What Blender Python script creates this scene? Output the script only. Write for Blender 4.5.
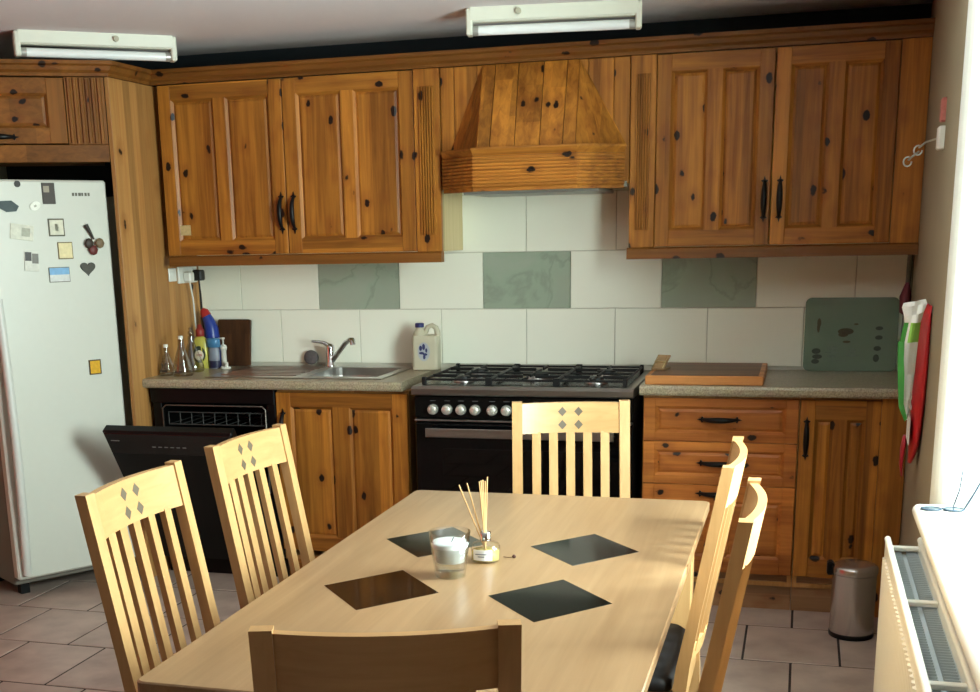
import bpy, bmesh, math, random
from mathutils import Vector, Matrix
random.seed(7)
R = math.radians
sc = bpy.context.scene
for o in list(bpy.data.objects): bpy.data.objects.remove(o, do_unlink=True)
COL = sc.collection

# ------------------------------------------------------------------ camera
CAM = (1.884, -5.4403, 1.5101); YAW, PITCH, ROLL = 0.291347, 0.245263, -0.022852
FPX, PCX, PCY = 1212.81, 438.92, 537.34
f = Vector((-math.sin(YAW)*math.cos(PITCH), math.cos(YAW)*math.cos(PITCH), -math.sin(PITCH)))
r = Vector((math.cos(YAW), math.sin(YAW), 0)); u = r.cross(f)
rr = math.cos(ROLL)*r + math.sin(ROLL)*u; uu = -math.sin(ROLL)*r + math.cos(ROLL)*u
cd = bpy.data.cameras.new('camera'); cam = bpy.data.objects.new('camera', cd); COL.objects.link(cam)
mw = Matrix(((rr.x, uu.x, -f.x, CAM[0]), (rr.y, uu.y, -f.y, CAM[1]), (rr.z, uu.z, -f.z, CAM[2]), (0, 0, 0, 1)))
cam.matrix_world = mw
cd.sensor_fit = 'HORIZONTAL'; cd.sensor_width = 36; cd.lens = FPX*36/980
cd.shift_x = (490-PCX)/980; cd.shift_y = (PCY-346)/980; cd.clip_start = 0.05
sc.camera = cam

# ------------------------------------------------------------------ world and light
wd = bpy.data.worlds.new('sky'); sc.world = wd; wd.use_nodes = True
bg = wd.node_tree.nodes['Background']; bg.inputs[0].default_value = (0.88, 0.98, 0.95, 1); bg.inputs[1].default_value = 54.0
pl = bpy.data.lights.new('window_portal', 'AREA'); pl.shape = 'RECTANGLE'; pl.size = 1.78; pl.size_y = 1.36
pl.cycles.is_portal = True
po = bpy.data.objects.new('window_portal', pl); COL.objects.link(po)
po.location = (2.50, -2.65, 1.47); po.rotation_euler = (0, R(90), 0); pl.size, pl.size_y = 1.4, 1.05
vs = sc.view_settings; vs.view_transform = 'Standard'; vs.look = 'None'; vs.gamma = 1; vs.use_curve_mapping = False
vs.exposure = 0.0

# ------------------------------------------------------------------ materials
MATS = {}
def S(c):  # 0-255 sRGB to linear
    return tuple(((x/255)/12.92 if x/255 <= .04045 else ((x/255+.055)/1.055)**2.4) for x in c) + (1,)
def newmat(name):
    m = bpy.data.materials.new(name); m.use_nodes = True
    nt = m.node_tree; b = nt.nodes['Principled BSDF']
    return m, nt, b
def N(nt, t, **kw):
    n = nt.nodes.new(t)
    for k, v in kw.items():
        if k.startswith('i_'):
            key = k[2:]; n.inputs[int(key) if key.isdigit() else key].default_value = v
        else: setattr(n, k, v)
    return n
def plain(name, c, rough=.5, metal=0, spec=.5, noise=0, nscale=30, trans=0, coat=0, ior=1.45, alpha=1, bump=0):
    if name in MATS: return MATS[name]
    m, nt, b = newmat(name); c = S(c)
    b.inputs['Base Color'].default_value = c; b.inputs['Roughness'].default_value = rough
    b.inputs['Metallic'].default_value = metal; b.inputs['Specular IOR Level'].default_value = spec
    b.inputs['Coat Weight'].default_value = coat; b.inputs['IOR'].default_value = ior
    b.inputs['Transmission Weight'].default_value = trans; b.inputs['Alpha'].default_value = alpha
    tc = N(nt, 'ShaderNodeTexCoord'); nz = N(nt, 'ShaderNodeTexNoise', i_Scale=nscale, i_Detail=4.0)
    nt.links.new(tc.outputs['Object'], nz.inputs['Vector'])
    mx = N(nt, 'ShaderNodeMix', data_type='RGBA')
    k = max(noise, .02)
    mx.inputs[6].default_value = tuple(x*(1-k) for x in c[:3])+(1,)
    mx.inputs[7].default_value = tuple(min(1, x*(1+k)) for x in c[:3])+(1,)
    nt.links.new(nz.outputs['Fac'], mx.inputs[0]); nt.links.new(mx.outputs[2], b.inputs['Base Color'])
    if bump:
        bp = N(nt, 'ShaderNodeBump', i_Strength=bump, i_Distance=.002)
        nt.links.new(nz.outputs['Fac'], bp.inputs['Height']); nt.links.new(bp.outputs[0], b.inputs['Normal'])
    MATS[name] = m; return m
def wood(name, axis, light, dark, knots=True, rough=.48, strips=.07, stripamt=.30, kscale=12.0, krad=.25, coat=.06, knotcol=(26, 9, 3)):
    """axis: grain direction 0/1/2"""
    if name in MATS: return MATS[name]
    m, nt, b = newmat(name); L = nt.links
    tc = N(nt, 'ShaderNodeTexCoord'); oi = N(nt, 'ShaderNodeObjectInfo')
    off = N(nt, 'ShaderNodeVectorMath', operation='SCALE'); off.inputs[0].default_value = (17.3, 31.7, 23.1)
    L.new(oi.outputs['Random'], off.inputs['Scale'])
    ad = N(nt, 'ShaderNodeVectorMath', operation='ADD'); L.new(tc.outputs['Object'], ad.inputs[0]); L.new(off.outputs[0], ad.inputs[1])
    st = [1, 1, 1]; st[axis] = .045
    mp = N(nt, 'ShaderNodeVectorMath', operation='MULTIPLY'); mp.inputs[1].default_value = st; L.new(ad.outputs[0], mp.inputs[0])
    n1 = N(nt, 'ShaderNodeTexNoise', i_Scale=46.0, i_Detail=5.0, i_Roughness=.6, i_Distortion=.6); L.new(mp.outputs[0], n1.inputs['Vector'])
    n2 = N(nt, 'ShaderNodeTexNoise', i_Scale=9.0, i_Detail=2.0, i_Distortion=.4); L.new(mp.outputs[0], n2.inputs['Vector'])
    ma = N(nt, 'ShaderNodeMath', operation='MULTIPLY_ADD'); ma.inputs[1].default_value = .55
    L.new(n1.outputs['Fac'], ma.inputs[0])
    m2 = N(nt, 'ShaderNodeMath', operation='MULTIPLY'); m2.inputs[1].default_value = .45; L.new(n2.outputs['Fac'], m2.inputs[0]); L.new(m2.outputs[0], ma.inputs[2])
    ramp = N(nt, 'ShaderNodeValToRGB'); ramp.color_ramp.elements[0].position = .34; ramp.color_ramp.elements[1].position = .62
    ramp.color_ramp.elements[0].color = S(dark); ramp.color_ramp.elements[1].color = S(light)
    L.new(ma.outputs[0], ramp.inputs[0]); col = ramp.outputs[0]
    # glued strips of slightly different tone
    sep = N(nt, 'ShaderNodeSeparateXYZ'); L.new(ad.outputs[0], sep.inputs[0])
    oth = [i for i in range(3) if i != axis]
    fl = []
    for i in oth:
        d = N(nt, 'ShaderNodeMath', operation='DIVIDE'); d.inputs[1].default_value = strips; L.new(sep.outputs[i], d.inputs[0])
        fo = N(nt, 'ShaderNodeMath', operation='FLOOR'); L.new(d.outputs[0], fo.inputs[0]); fl.append(fo.outputs[0])
    cx = N(nt, 'ShaderNodeCombineXYZ'); L.new(fl[0], cx.inputs[0]); L.new(fl[1], cx.inputs[1])
    wn = N(nt, 'ShaderNodeTexWhiteNoise'); L.new(cx.outputs[0], wn.inputs['Vector'])
    mr = N(nt, 'ShaderNodeMapRange'); mr.inputs[3].default_value = 1-stripamt; mr.inputs[4].default_value = 1+stripamt*.6; L.new(wn.outputs['Value'], mr.inputs[0])
    sm = N(nt, 'ShaderNodeVectorMath', operation='SCALE'); L.new(col, sm.inputs[0]); L.new(mr.outputs[0], sm.inputs['Scale']); col = sm.outputs[0]
    if knots:
        st2 = [1, 1, 1]; st2[axis] = .62
        mp2 = N(nt, 'ShaderNodeVectorMath', operation='MULTIPLY'); mp2.inputs[1].default_value = st2; L.new(ad.outputs[0], mp2.inputs[0])
        vo = N(nt, 'ShaderNodeTexVoronoi', i_Scale=kscale); L.new(mp2.outputs[0], vo.inputs['Vector'])
        nz = N(nt, 'ShaderNodeTexNoise', i_Scale=38.0, i_Detail=3.0); L.new(ad.outputs[0], nz.inputs['Vector'])
        dd = N(nt, 'ShaderNodeMath', operation='MULTIPLY_ADD'); dd.inputs[1].default_value = .20; L.new(nz.outputs['Fac'], dd.inputs[0]); L.new(vo.outputs['Distance'], dd.inputs[2])
        for (a, bb, amt, cc) in ((krad*2.2, krad*.9, .35, (120, 58, 20)), (krad+.02, krad-.03, 1.0, knotcol)):
            k = N(nt, 'ShaderNodeMapRange', interpolation_type='SMOOTHSTEP'); k.inputs[1].default_value = a; k.inputs[2].default_value = bb; k.inputs[3].default_value = 0; k.inputs[4].default_value = amt
            L.new(dd.outputs[0], k.inputs[0])
            mx = N(nt, 'ShaderNodeMix', data_type='RGBA'); mx.inputs[7].default_value = S(cc); L.new(col, mx.inputs[6]); L.new(k.outputs[0], mx.inputs[0]); col = mx.outputs[2]
    L.new(col, b.inputs['Base Color'])
    b.inputs['Specular IOR Level'].default_value = .3; b.inputs['Roughness'].default_value = rough; b.inputs['Coat Weight'].default_value = coat; b.inputs['Coat Roughness'].default_value = .25
    bp = N(nt, 'ShaderNodeBump', i_Strength=.12, i_Distance=.001); L.new(n1.outputs['Fac'], bp.inputs['Height']); L.new(bp.outputs[0], b.inputs['Normal'])
    MATS[name] = m; return m
PL, PD = (186, 120, 44), (118, 66, 18)
pine_v = wood('pine_vertical', 2, PL, PD)
pine_h = wood('pine_horizontal', 0, PL, PD)
pine_y = wood('pine_depth', 1, PL, PD)
pine_red_h = wood('pine_reddish_horizontal', 0, (140, 88, 34), (98, 58, 20), strips=.4)
pine_red_v = wood('pine_reddish_vertical', 2, (140, 88, 34), (98, 58, 20), strips=.4)
pine_panel = wood('pine_end_panel', 2, (184, 136, 80), (156, 106, 54), strips=.055, kscale=6, krad=.17)
pale_side = wood('pale_cabinet_side', 2, (206, 186, 138), (186, 164, 114), knots=False, strips=.5)
drawer_h = wood('pine_drawer', 0, (196, 120, 52), (146, 78, 28), strips=.2)
block_h = wood('chopping_block_wood', 0, (214, 150, 88), (186, 116, 60), knots=False, strips=.04)
dark_wood = wood('dark_board_wood', 2, (84, 52, 28), (50, 28, 14), knots=False)
beech = wood('beech', 2, (194, 152, 102), (176, 134, 86), knots=False, strips=.9, stripamt=.0, rough=.4, coat=.2)
beech_h = wood('beech_horizontal', 0, (194, 152, 102), (176, 134, 86), knots=False, strips=.9, stripamt=.0, rough=.4, coat=.2)
beech_top = wood('beech_table_top', 1, (158, 126, 92), (138, 106, 74), knots=False, strips=.06, stripamt=.07, rough=.3, coat=.35)
inlay_grey = plain('inlay_grey', (92, 80, 64), .5)
inlay_black = plain('inlay_black_tile', (8, 10, 9), .07, spec=.6)
iron = plain('black_iron', (26, 25, 24), .42, .6)
enamel = plain('black_enamel', (9, 9, 9), .22, spec=.35)
black_plastic = plain('black_plastic', (9, 9, 9), .4, spec=.25)
cavity = plain('dark_cavity', (14, 12, 10), .8)
glass_black = plain('black_oven_glass', (5, 5, 6), .06, spec=.4)
steel = plain('brushed_steel', (190, 188, 184), .28, 1.0, noise=.06, nscale=60)
steel_dark = plain('hob_steel', (150, 146, 140), .34, 1.0)
chrome = plain('chrome', (214, 214, 214), .09, 1.0)
knob_m = plain('knob_silver', (206, 204, 192), .35, .55)
cast = plain('cast_iron', (14, 14, 14), .5)
white_paint = plain('white_enamel', (232, 230, 222), .35)
batten_m = plain('batten_white', (222, 222, 206), .4)
tube_m = plain('lamp_tube_white', (236, 238, 236), .25)
white_pl = plain('white_plastic', (226, 224, 214), .35)
ceil_m = plain('ceiling_paint', (232, 226, 228), .9)
wall_m = plain('wall_paint', (165, 150, 128), .85, noise=.05, nscale=4)
wall_tan = plain('wall_tan_paint', (150, 138, 112), .85, noise=.05, nscale=4)
reveal_m = plain('reveal_white_paint', (232, 236, 228), .8)
wall_shade = plain('wall_gap_shade', (30, 38, 42), .9)  # near-black puts the shade of the gap above the cornice into the colour
wall_red = plain('wall_red_paint', (186, 62, 58), .8)
tile_white = plain('wall_tile_cream', (245, 245, 228), .2, noise=.03, nscale=3)
grout_m = plain('wall_grout', (206, 202, 186), .9)
fgrout = plain('floor_grout', (48, 40, 36), .95)
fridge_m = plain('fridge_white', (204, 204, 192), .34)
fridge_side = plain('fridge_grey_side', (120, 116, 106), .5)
seat_m = plain('seat_pad_black', (24, 24, 28), .6)
def green_tile():
    m, nt, b = newmat('wall_tile_green_marble'); L = nt.links
    tc = N(nt, 'ShaderNodeTexCoord'); nz = N(nt, 'ShaderNodeTexNoise', i_Scale=3.2, i_Detail=6.0, i_Distortion=.5); L.new(tc.outputs['Object'], nz.inputs['Vector'])
    rp = N(nt, 'ShaderNodeValToRGB'); e = rp.color_ramp.elements
    e[0].position = .40; e[0].color = S((164, 174, 156)); e[1].position = .56; e[1].color = S((160, 170, 152))
    x = e.new(.485); x.color = S((146, 158, 140)); x = e.new(.46); x.color = S((158, 172, 152)); x = e.new(.51); x.color = S((160, 173, 153))
    L.new(nz.outputs['Fac'], rp.inputs[0]); L.new(rp.outputs[0], b.inputs['Base Color']); b.inputs['Roughness'].default_value = .25
    return m
tile_green = green_tile()
def floor_tile():
    m, nt, b = newmat('floor_tile_clay'); L = nt.links
    tc = N(nt, 'ShaderNodeTexCoord'); oi = N(nt, 'ShaderNodeObjectInfo')
    ad = N(nt, 'ShaderNodeVectorMath', operation='ADD'); L.new(tc.outputs['Object'], ad.inputs[0])
    sc_ = N(nt, 'ShaderNodeVectorMath', operation='SCALE'); sc_.inputs[0].default_value = (9, 13, 5); L.new(oi.outputs['Random'], sc_.inputs['Scale']); L.new(sc_.outputs[0], ad.inputs[1])
    nz = N(nt, 'ShaderNodeTexNoise', i_Scale=7.0, i_Detail=5.0); L.new(ad.outputs[0], nz.inputs['Vector'])
    rp = N(nt, 'ShaderNodeValToRGB'); e = rp.color_ramp.elements
    e[0].position = .3; e[0].color = S((158, 138, 126)); e[1].position = .7; e[1].color = S((190, 170, 156)); L.new(nz.outputs['Fac'], rp.inputs[0])
    mr = N(nt, 'ShaderNodeMapRange'); mr.inputs[3].default_value = .9; mr.inputs[4].default_value = 1.08; L.new(oi.outputs['Random'], mr.inputs[0])
    sm = N(nt, 'ShaderNodeVectorMath', operation='SCALE'); L.new(rp.outputs[0], sm.inputs[0]); L.new(mr.outputs[0], sm.inputs['Scale'])
    L.new(sm.outputs[0], b.inputs['Base Color']); b.inputs['Roughness'].default_value = .42
    return m
ftile = floor_tile()
def granite():
    m, nt, b = newmat('worktop_speckle'); L = nt.links
    tc = N(nt, 'ShaderNodeTexCoord'); nz = N(nt, 'ShaderNodeTexNoise', i_Scale=160.0, i_Detail=3.0); L.new(tc.outputs['Object'], nz.inputs['Vector'])
    n2 = N(nt, 'ShaderNodeTexNoise', i_Scale=22.0, i_Detail=3.0); L.new(tc.outputs['Object'], n2.inputs['Vector'])
    rp = N(nt, 'ShaderNodeValToRGB'); e = rp.color_ramp.elements
    e[0].position = .34; e[0].color = S((140, 126, 102)); e[1].position = .62; e[1].color = S((184, 170, 142)); L.new(nz.outputs['Fac'], rp.inputs[0])
    mx = N(nt, 'ShaderNodeMix', data_type='RGBA', blend_type='MULTIPLY', i_0=.2); L.new(rp.outputs[0], mx.inputs[6]); L.new(n2.outputs['Color'], mx.inputs[7])
    L.new(mx.outputs[2], b.inputs['Base Color']); b.inputs['Roughness'].default_value = .3
    return m
granite_m = granite()
def clear(name, tint=(255, 255, 255), refl=.12, rough=.02):
    m, nt, b = newmat(name); L = nt.links; nt.nodes.remove(b)
    out = nt.nodes['Material Output']; tr = N(nt, 'ShaderNodeBsdfTransparent'); tr.inputs[0].default_value = S(tint)
    gl = N(nt, 'ShaderNodeBsdfGlossy'); gl.inputs['Roughness'].default_value = rough
    lw = N(nt, 'ShaderNodeLayerWeight', i_Blend=.5); fr = N(nt, 'ShaderNodeMath', operation='POWER'); fr.inputs[1].default_value = 4.0; L.new(lw.outputs['Facing'], fr.inputs[0]); mp = N(nt, 'ShaderNodeMath', operation='ADD', use_clamp=True); mp.inputs[1].default_value = refl*.4
    L.new(fr.outputs[0], mp.inputs[0]); mx = N(nt, 'ShaderNodeMixShader'); L.new(mp.outputs[0], mx.inputs[0]); L.new(tr.outputs[0], mx.inputs[1]); L.new(gl.outputs[0], mx.inputs[2])
    L.new(mx.outputs[0], out.inputs['Surface']); return m
pane_m = clear('window_pane_glass', (250, 255, 255), 0)
glass_m = clear('clear_glass', (250, 252, 252), .15)
bottle_glass = clear('clear_bottle_glass', (228, 226, 214), .35)
def tinted_board():
    m, nt, b = newmat('green_glass_board'); L = nt.links; out = nt.nodes['Material Output']
    b.inputs['Base Color'].default_value = S((172, 190, 170)); b.inputs['Roughness'].default_value = .2
    tr = N(nt, 'ShaderNodeBsdfTransparent'); tr.inputs[0].default_value = S((190, 215, 200)); mx = N(nt, 'ShaderNodeMixShader', i_0=.42)
    L.new(tr.outputs[0], mx.inputs[1]); L.new(b.outputs[0], mx.inputs[2]); L.new(mx.outputs[0], out.inputs['Surface']); return m
board_glass = tinted_board()

# ------------------------------------------------------------------ mesh helpers
class MB:
    def __init__(s, M=None): s.v = []; s.f = []; s.mi = []; s.sm = []; s.M = M
    def add(s, vs, fs, mi=0, smooth=False, M=None):
        n = len(s.v); T = M or s.M
        for p in vs: s.v.append(tuple(T @ Vector(p)) if T else tuple(p))
        for q in fs: s.f.append([i+n for i in q]); s.mi.append(mi); s.sm.append(smooth)
        return s
    def box(s, x0, x1, y0, y1, z0, z1, bev=0, mi=0, M=None):
        x0, x1 = min(x0, x1), max(x0, x1); y0, y1 = min(y0, y1), max(y0, y1); z0, z1 = min(z0, z1), max(z0, z1)
        b = min(bev, .45*(x1-x0), .45*(y1-y0), .45*(z1-z0))
        if b <= 0:
            v = [(x, y, z) for z in (z0, z1) for y in (y0, y1) for x in (x0, x1)]
            return s.add(v, [(0, 2, 3, 1), (4, 5, 7, 6), (0, 1, 5, 4), (2, 6, 7, 3), (0, 4, 6, 2), (1, 3, 7, 5)], mi, False, M)
        bm = bmesh.new(); bmesh.ops.create_cube(bm, size=1)
        for w in bm.verts: w.co = Vector(((x0+x1)/2+w.co.x*(x1-x0), (y0+y1)/2+w.co.y*(y1-y0), (z0+z1)/2+w.co.z*(z1-z0)))
        bmesh.ops.bevel(bm, geom=bm.edges[:], offset=b, segments=1, affect='EDGES'); bm.verts.index_update()
        s.add([w.co[:] for w in bm.verts], [[w.index for w in fa.verts] for fa in bm.faces], mi, False, M); bm.free(); return s
    def prism(s, poly, a0, a1, axis='z', mi=0, M=None, smooth=False):
        """extrude 2-D polygon along axis (poly in the other two axes, cyclic order)"""
        def P(p, a): return {'z': (p[0], p[1], a), 'y': (p[0], a, p[1]), 'x': (a, p[0], p[1])}[axis]
        n = len(poly); v = [P(p, a0) for p in poly]+[P(p, a1) for p in poly]
        fs = [(i, (i+1) % n, n+(i+1) % n, n+i) for i in range(n)]
        s.add(v, fs, mi, smooth, M); s.add(v[:n], [tuple(range(n))[::-1]], mi, False, M); s.add(v[n:], [tuple(range(n))], mi, False, M); return s
    def lathe(s, prof, c=(0, 0, 0), seg=24, mi=0, M=None, smooth=True, sx=1, sy=1, cap=True):
        v = []; fs = []
        for (rad, z) in prof:
            for k in range(seg):
                a = 2*math.pi*k/seg; v.append((c[0]+rad*sx*math.cos(a), c[1]+rad*sy*math.sin(a), c[2]+z))
        for i in range(len(prof)-1):
            for k in range(seg):
                k2 = (k+1) % seg; fs.append((i*seg+k, i*seg+k2, (i+1)*seg+k2, (i+1)*seg+k))
        s.add(v, fs, mi, smooth, M)
        if cap:
            n = len(prof)-1
            if prof[0][0] > 1e-5: s.add(v[:seg], [tuple(range(seg))[::-1]], mi, False, M)
            if prof[n][0] > 1e-5: s.add(v[n*seg:], [tuple(range(seg))], mi, False, M)
        return s
    def cyl(s, p0, p1, r0, r1=None, seg=16, mi=0, smooth=True): return s.tube([p0, p1], [r0, r0 if r1 is None else r1], seg, mi, smooth)
    def tube(s, pts, rad, seg=8, mi=0, smooth=True, M=None):
        pts = [Vector(p) for p in pts]; n = len(pts)
        if not isinstance(rad, (list, tuple)): rad = [rad]*n
        v = []; up = None
        for i, p in enumerate(pts):
            t = (pts[min(i+1, n-1)]-pts[max(i-1, 0)]).normalized()
            if up is None: up = Vector((0, 0, 1)) if abs(t.z) < .9 else Vector((1, 0, 0))
            sd = t.cross(up).normalized(); up = sd.cross(t).normalized()
            for k in range(seg):
                a = 2*math.pi*k/seg; q = p+rad[i]*(math.cos(a)*sd+math.sin(a)*up); v.append(q[:])
        fs = [(i*seg+k, i*seg+(k+1) % seg, (i+1)*seg+(k+1) % seg, (i+1)*seg+k) for i in range(n-1) for k in range(seg)]
        s.add(v, fs, mi, smooth, M); s.add(v[:seg], [tuple(range(seg))[::-1]], mi, False, M); s.add(v[-seg:], [tuple(range(seg))], mi, False, M); return s
    def build(s, name, mats, parent=None, world=True):
        me = bpy.data.meshes.new(name)
        off = Vector((0, 0, 0))
        if parent is not None and world:
            q = parent
            while q is not None: off += q.location; q = q.parent
        me.from_pydata([(a-off.x, b-off.y, c-off.z) for a, b, c in s.v], [], s.f)
        if not isinstance(mats, (list, tuple)): mats = [mats]
        for m in mats: me.materials.append(m)
        me.polygons.foreach_set('material_index', s.mi); me.polygons.foreach_set('use_smooth', s.sm)
        bm = bmesh.new(); bm.from_mesh(me); bmesh.ops.recalc_face_normals(bm, faces=bm.faces[:]); bm.to_mesh(me); bm.free()
        me.update(); o = bpy.data.objects.new(name, me); COL.objects.link(o)
        if parent is not None: o.parent = parent
        return o
def tag(o, label=None, cat=None, group=None, kind=None):
    if label: o['label'] = label
    if cat: o['category'] = cat
    if group: o['group'] = group
    if kind: o['kind'] = kind
    return o
def thing(name, label, cat, loc=(0, 0, 0), rz=0, group=None):
    o = bpy.data.objects.new(name, None); COL.objects.link(o); o.empty_display_size = .05
    o.location = loc; o.rotation_euler = (0, 0, rz); return tag(o, label, cat, group)
def ctree(o, parent=None):
    c = o.copy(); COL.objects.link(c); c.parent = parent
    for ch in list(o.children): ctree(ch, c)
    return c
def text_mesh(body, size, M, mat, name, parent, depth=.0003, world=True):
    cu = bpy.data.curves.new('lettering', 'FONT'); cu.body = body; cu.size = size; cu.align_x = 'CENTER'; cu.align_y = 'CENTER'; cu.extrude = depth; cu.resolution_u = 2
    o = bpy.data.objects.new('lettering', cu); COL.objects.link(o); dg = bpy.context.evaluated_depsgraph_get()
    me = o.evaluated_get(dg).to_mesh(); mb = MB(M); mb.add([v.co[:] for v in me.vertices], [list(p.vertices) for p in me.polygons])
    bpy.data.objects.remove(o, do_unlink=True); return mb.build(name, mat, parent, world)
def rrect(x0, x1, y0, y1, rad, n=5):
    out = []
    for cx, cy, a0 in ((x1-rad, y1-rad, 0), (x0+rad, y1-rad, 90), (x0+rad, y0+rad, 180), (x1-rad, y0+rad, 270)):
        for k in range(n+1):
            a = R(a0+90*k/n); out.append((cx+rad*math.cos(a), cy+rad*math.sin(a)))
    return out

# ================================================================== room shell
H = 2.34; XL = -1.95; YF = -8.6
floor = tag(MB().box(XL-.1, 2.55, YF-.1, .1, -.12, -.0022).build('floor', fgrout), 'dark grout bed of the clay tiled kitchen floor', None, None, 'structure')
TW, TD = .336, .4033
tmesh = None
for j in range(0, 22):
    y1 = -.775+.4033*2-TD*j
    xo = 1.735 + (TW/2 if j % 2 == 1 else 0)
    for i in range(-12, 4):
        x0 = xo+TW*i
        if x0 > 2.7 or x0+TW < XL or y1 < YF or y1-TD > .05: continue
        if tmesh is None:
            tmesh = MB().box(.004, TW-.004, -TD+.004, -.004, -.02, 0, .002).build('tile', ftile, floor); o = tmesh
        else: o = tmesh.copy(); COL.objects.link(o)
        o.location = (x0, y1, random.uniform(-.001, .0005))
tag(MB().box(XL-.1, 2.55, YF-.1, .1, H, H+.1).build('ceiling', ceil_m), 'pale painted ceiling above the cabinets', None, None, 'structure')
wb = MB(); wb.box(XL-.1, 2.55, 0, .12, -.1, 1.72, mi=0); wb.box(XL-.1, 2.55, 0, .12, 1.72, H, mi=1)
wback = tag(wb.build('wall_back', [grout_m, wall_shade]), 'tiled back wall behind the cooker and worktops', None, None, 'structure')
ZT = 1.174
for row in range(-1, 3):
    for i in range(-5, 6):
        x0 = .491+.4*i+(.2 if row % 2 else 0); x1 = x0+.4
        z0 = ZT+.25*row; z1 = z0+.25
        x0c, x1c = max(x0, -.93), min(x1, 2.31); z0c, z1c = max(z0, .912), min(z1, 1.715)
        if x1c-x0c < .01 or z1c-z0c < .01: continue
        g = row == 0 and i in (-2, 0, 2)
        t = MB().box(x0c+.0015, x1c-.0015, -.008, .004, z0c+.0015, z1c-.0015, .0015).build('tile', tile_green if g else tile_white, wback)
        if g: t['label'] = 'green marbled wall tile'
tag(MB().box(XL-.1, XL, -1.7, 0, -.1, H).build('wall_left', wall_tan), 'tan left wall behind the refrigerator housing', None, None, 'structure')
tag(MB().box(XL-.1, XL, YF, -4.2, -.1, H).build('wall_left', wall_m), 'tan left wall on the camera side', None, None, 'structure')
tag(MB().box(XL-.1, XL, -4.2, -1.7, -.1, H).build('wall_left', plain('wall_left_red_bounce', (236, 72, 54), .8)), 'unseen left wall section opposite the window, red added for its bounced tint', None, None, 'structure')  # made-up red on an unseen wall, bounces a red tint onto ceiling and floor
tag(MB().box(XL-.1, 2.55, YF-.1, YF, -.1, H).build('wall_front', wall_m), 'cream painted wall facing the cabinets', None, None, 'structure')
arc = []
cxr, cyr, rad = 2.325, -2.02, .09
for k in range(9):
    a = R(183+ (262-183)*k/8); arc.append((cxr+rad*math.cos(a), cyr+rad*math.sin(a)))
pa = [(2.315, .1)]+arc+[(2.40, -2.16), (2.55, -2.16), (2.55, .1)]
wr = MB(); wr.prism(pa, -.1, H)
for k_ in range(1, len(wr.f)):
    zz_ = [wr.v[q] for q in wr.f[k_]]
    if len(zz_) == 4 and sum(p[1] for p in zz_)/4 < -2.03: wr.mi[k_] = 1
wright = tag(wr.build('wall_right', [wall_tan, reveal_m]), 'tan right wall running from the tiled corner to the rounded window reveal', None, None, 'structure')
wr = MB(); wr.prism([(2.205, YF), (2.205, -3.98), (2.26, -3.93), (2.40, -3.90), (2.55, -3.90), (2.55, YF)], -.1, H)
tag(wr.build('wall_right', wall_m), 'cream right wall on the camera side of the window', None, None, 'structure')
tag(MB().box(2.24, 2.55, -3.90, -2.1, 2.14, H).build('wall_right', reveal_m), 'white wall above the window', None, None, 'structure')
tag(MB().box(2.345, 2.55, -3.89, -2.165, -.1, .764).build('wall_right', wall_red), 'red painted wall below the window sill behind the radiator', None, None, 'structure')
tag(MB().box(2.40, 2.55, -3.89, -3.141, .801, 2.139).build('wall_right', reveal_m), 'white wall inside the recess beside the window', None, None, 'structure')
win = tag(MB().box(2.40, 2.47, -3.14, -2.16, .80, .86, .004).box(2.40, 2.47, -3.14, -2.16, 2.08, 2.14, .004).box(2.40, 2.47, -2.22, -2.16, .86, 2.08, .004)
          .box(2.40, 2.47, -3.14, -3.08, .86, 2.08, .004).box(2.405, 2.465, -2.66, -2.60, .86, 2.08, .004).build('window_1', white_paint), 'white framed window in the deep right reveal', None, None, 'structure')
MB().box(2.432, 2.436, -2.60, -2.22, .86, 2.08).build('pane', pane_m, win)
MB().box(2.432, 2.436, -3.08, -2.66, .86, 2.08).build('pane', pane_m, win)
MB().prism([(2.20, -2.135), (2.20, -3.88), (2.40, -3.88), (2.40, -2.135)], .765, .80).cyl((2.20, -2.135, .7825), (2.20, -3.88, .7825), .0175, seg=12).build('window_sill', white_paint, win)

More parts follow.
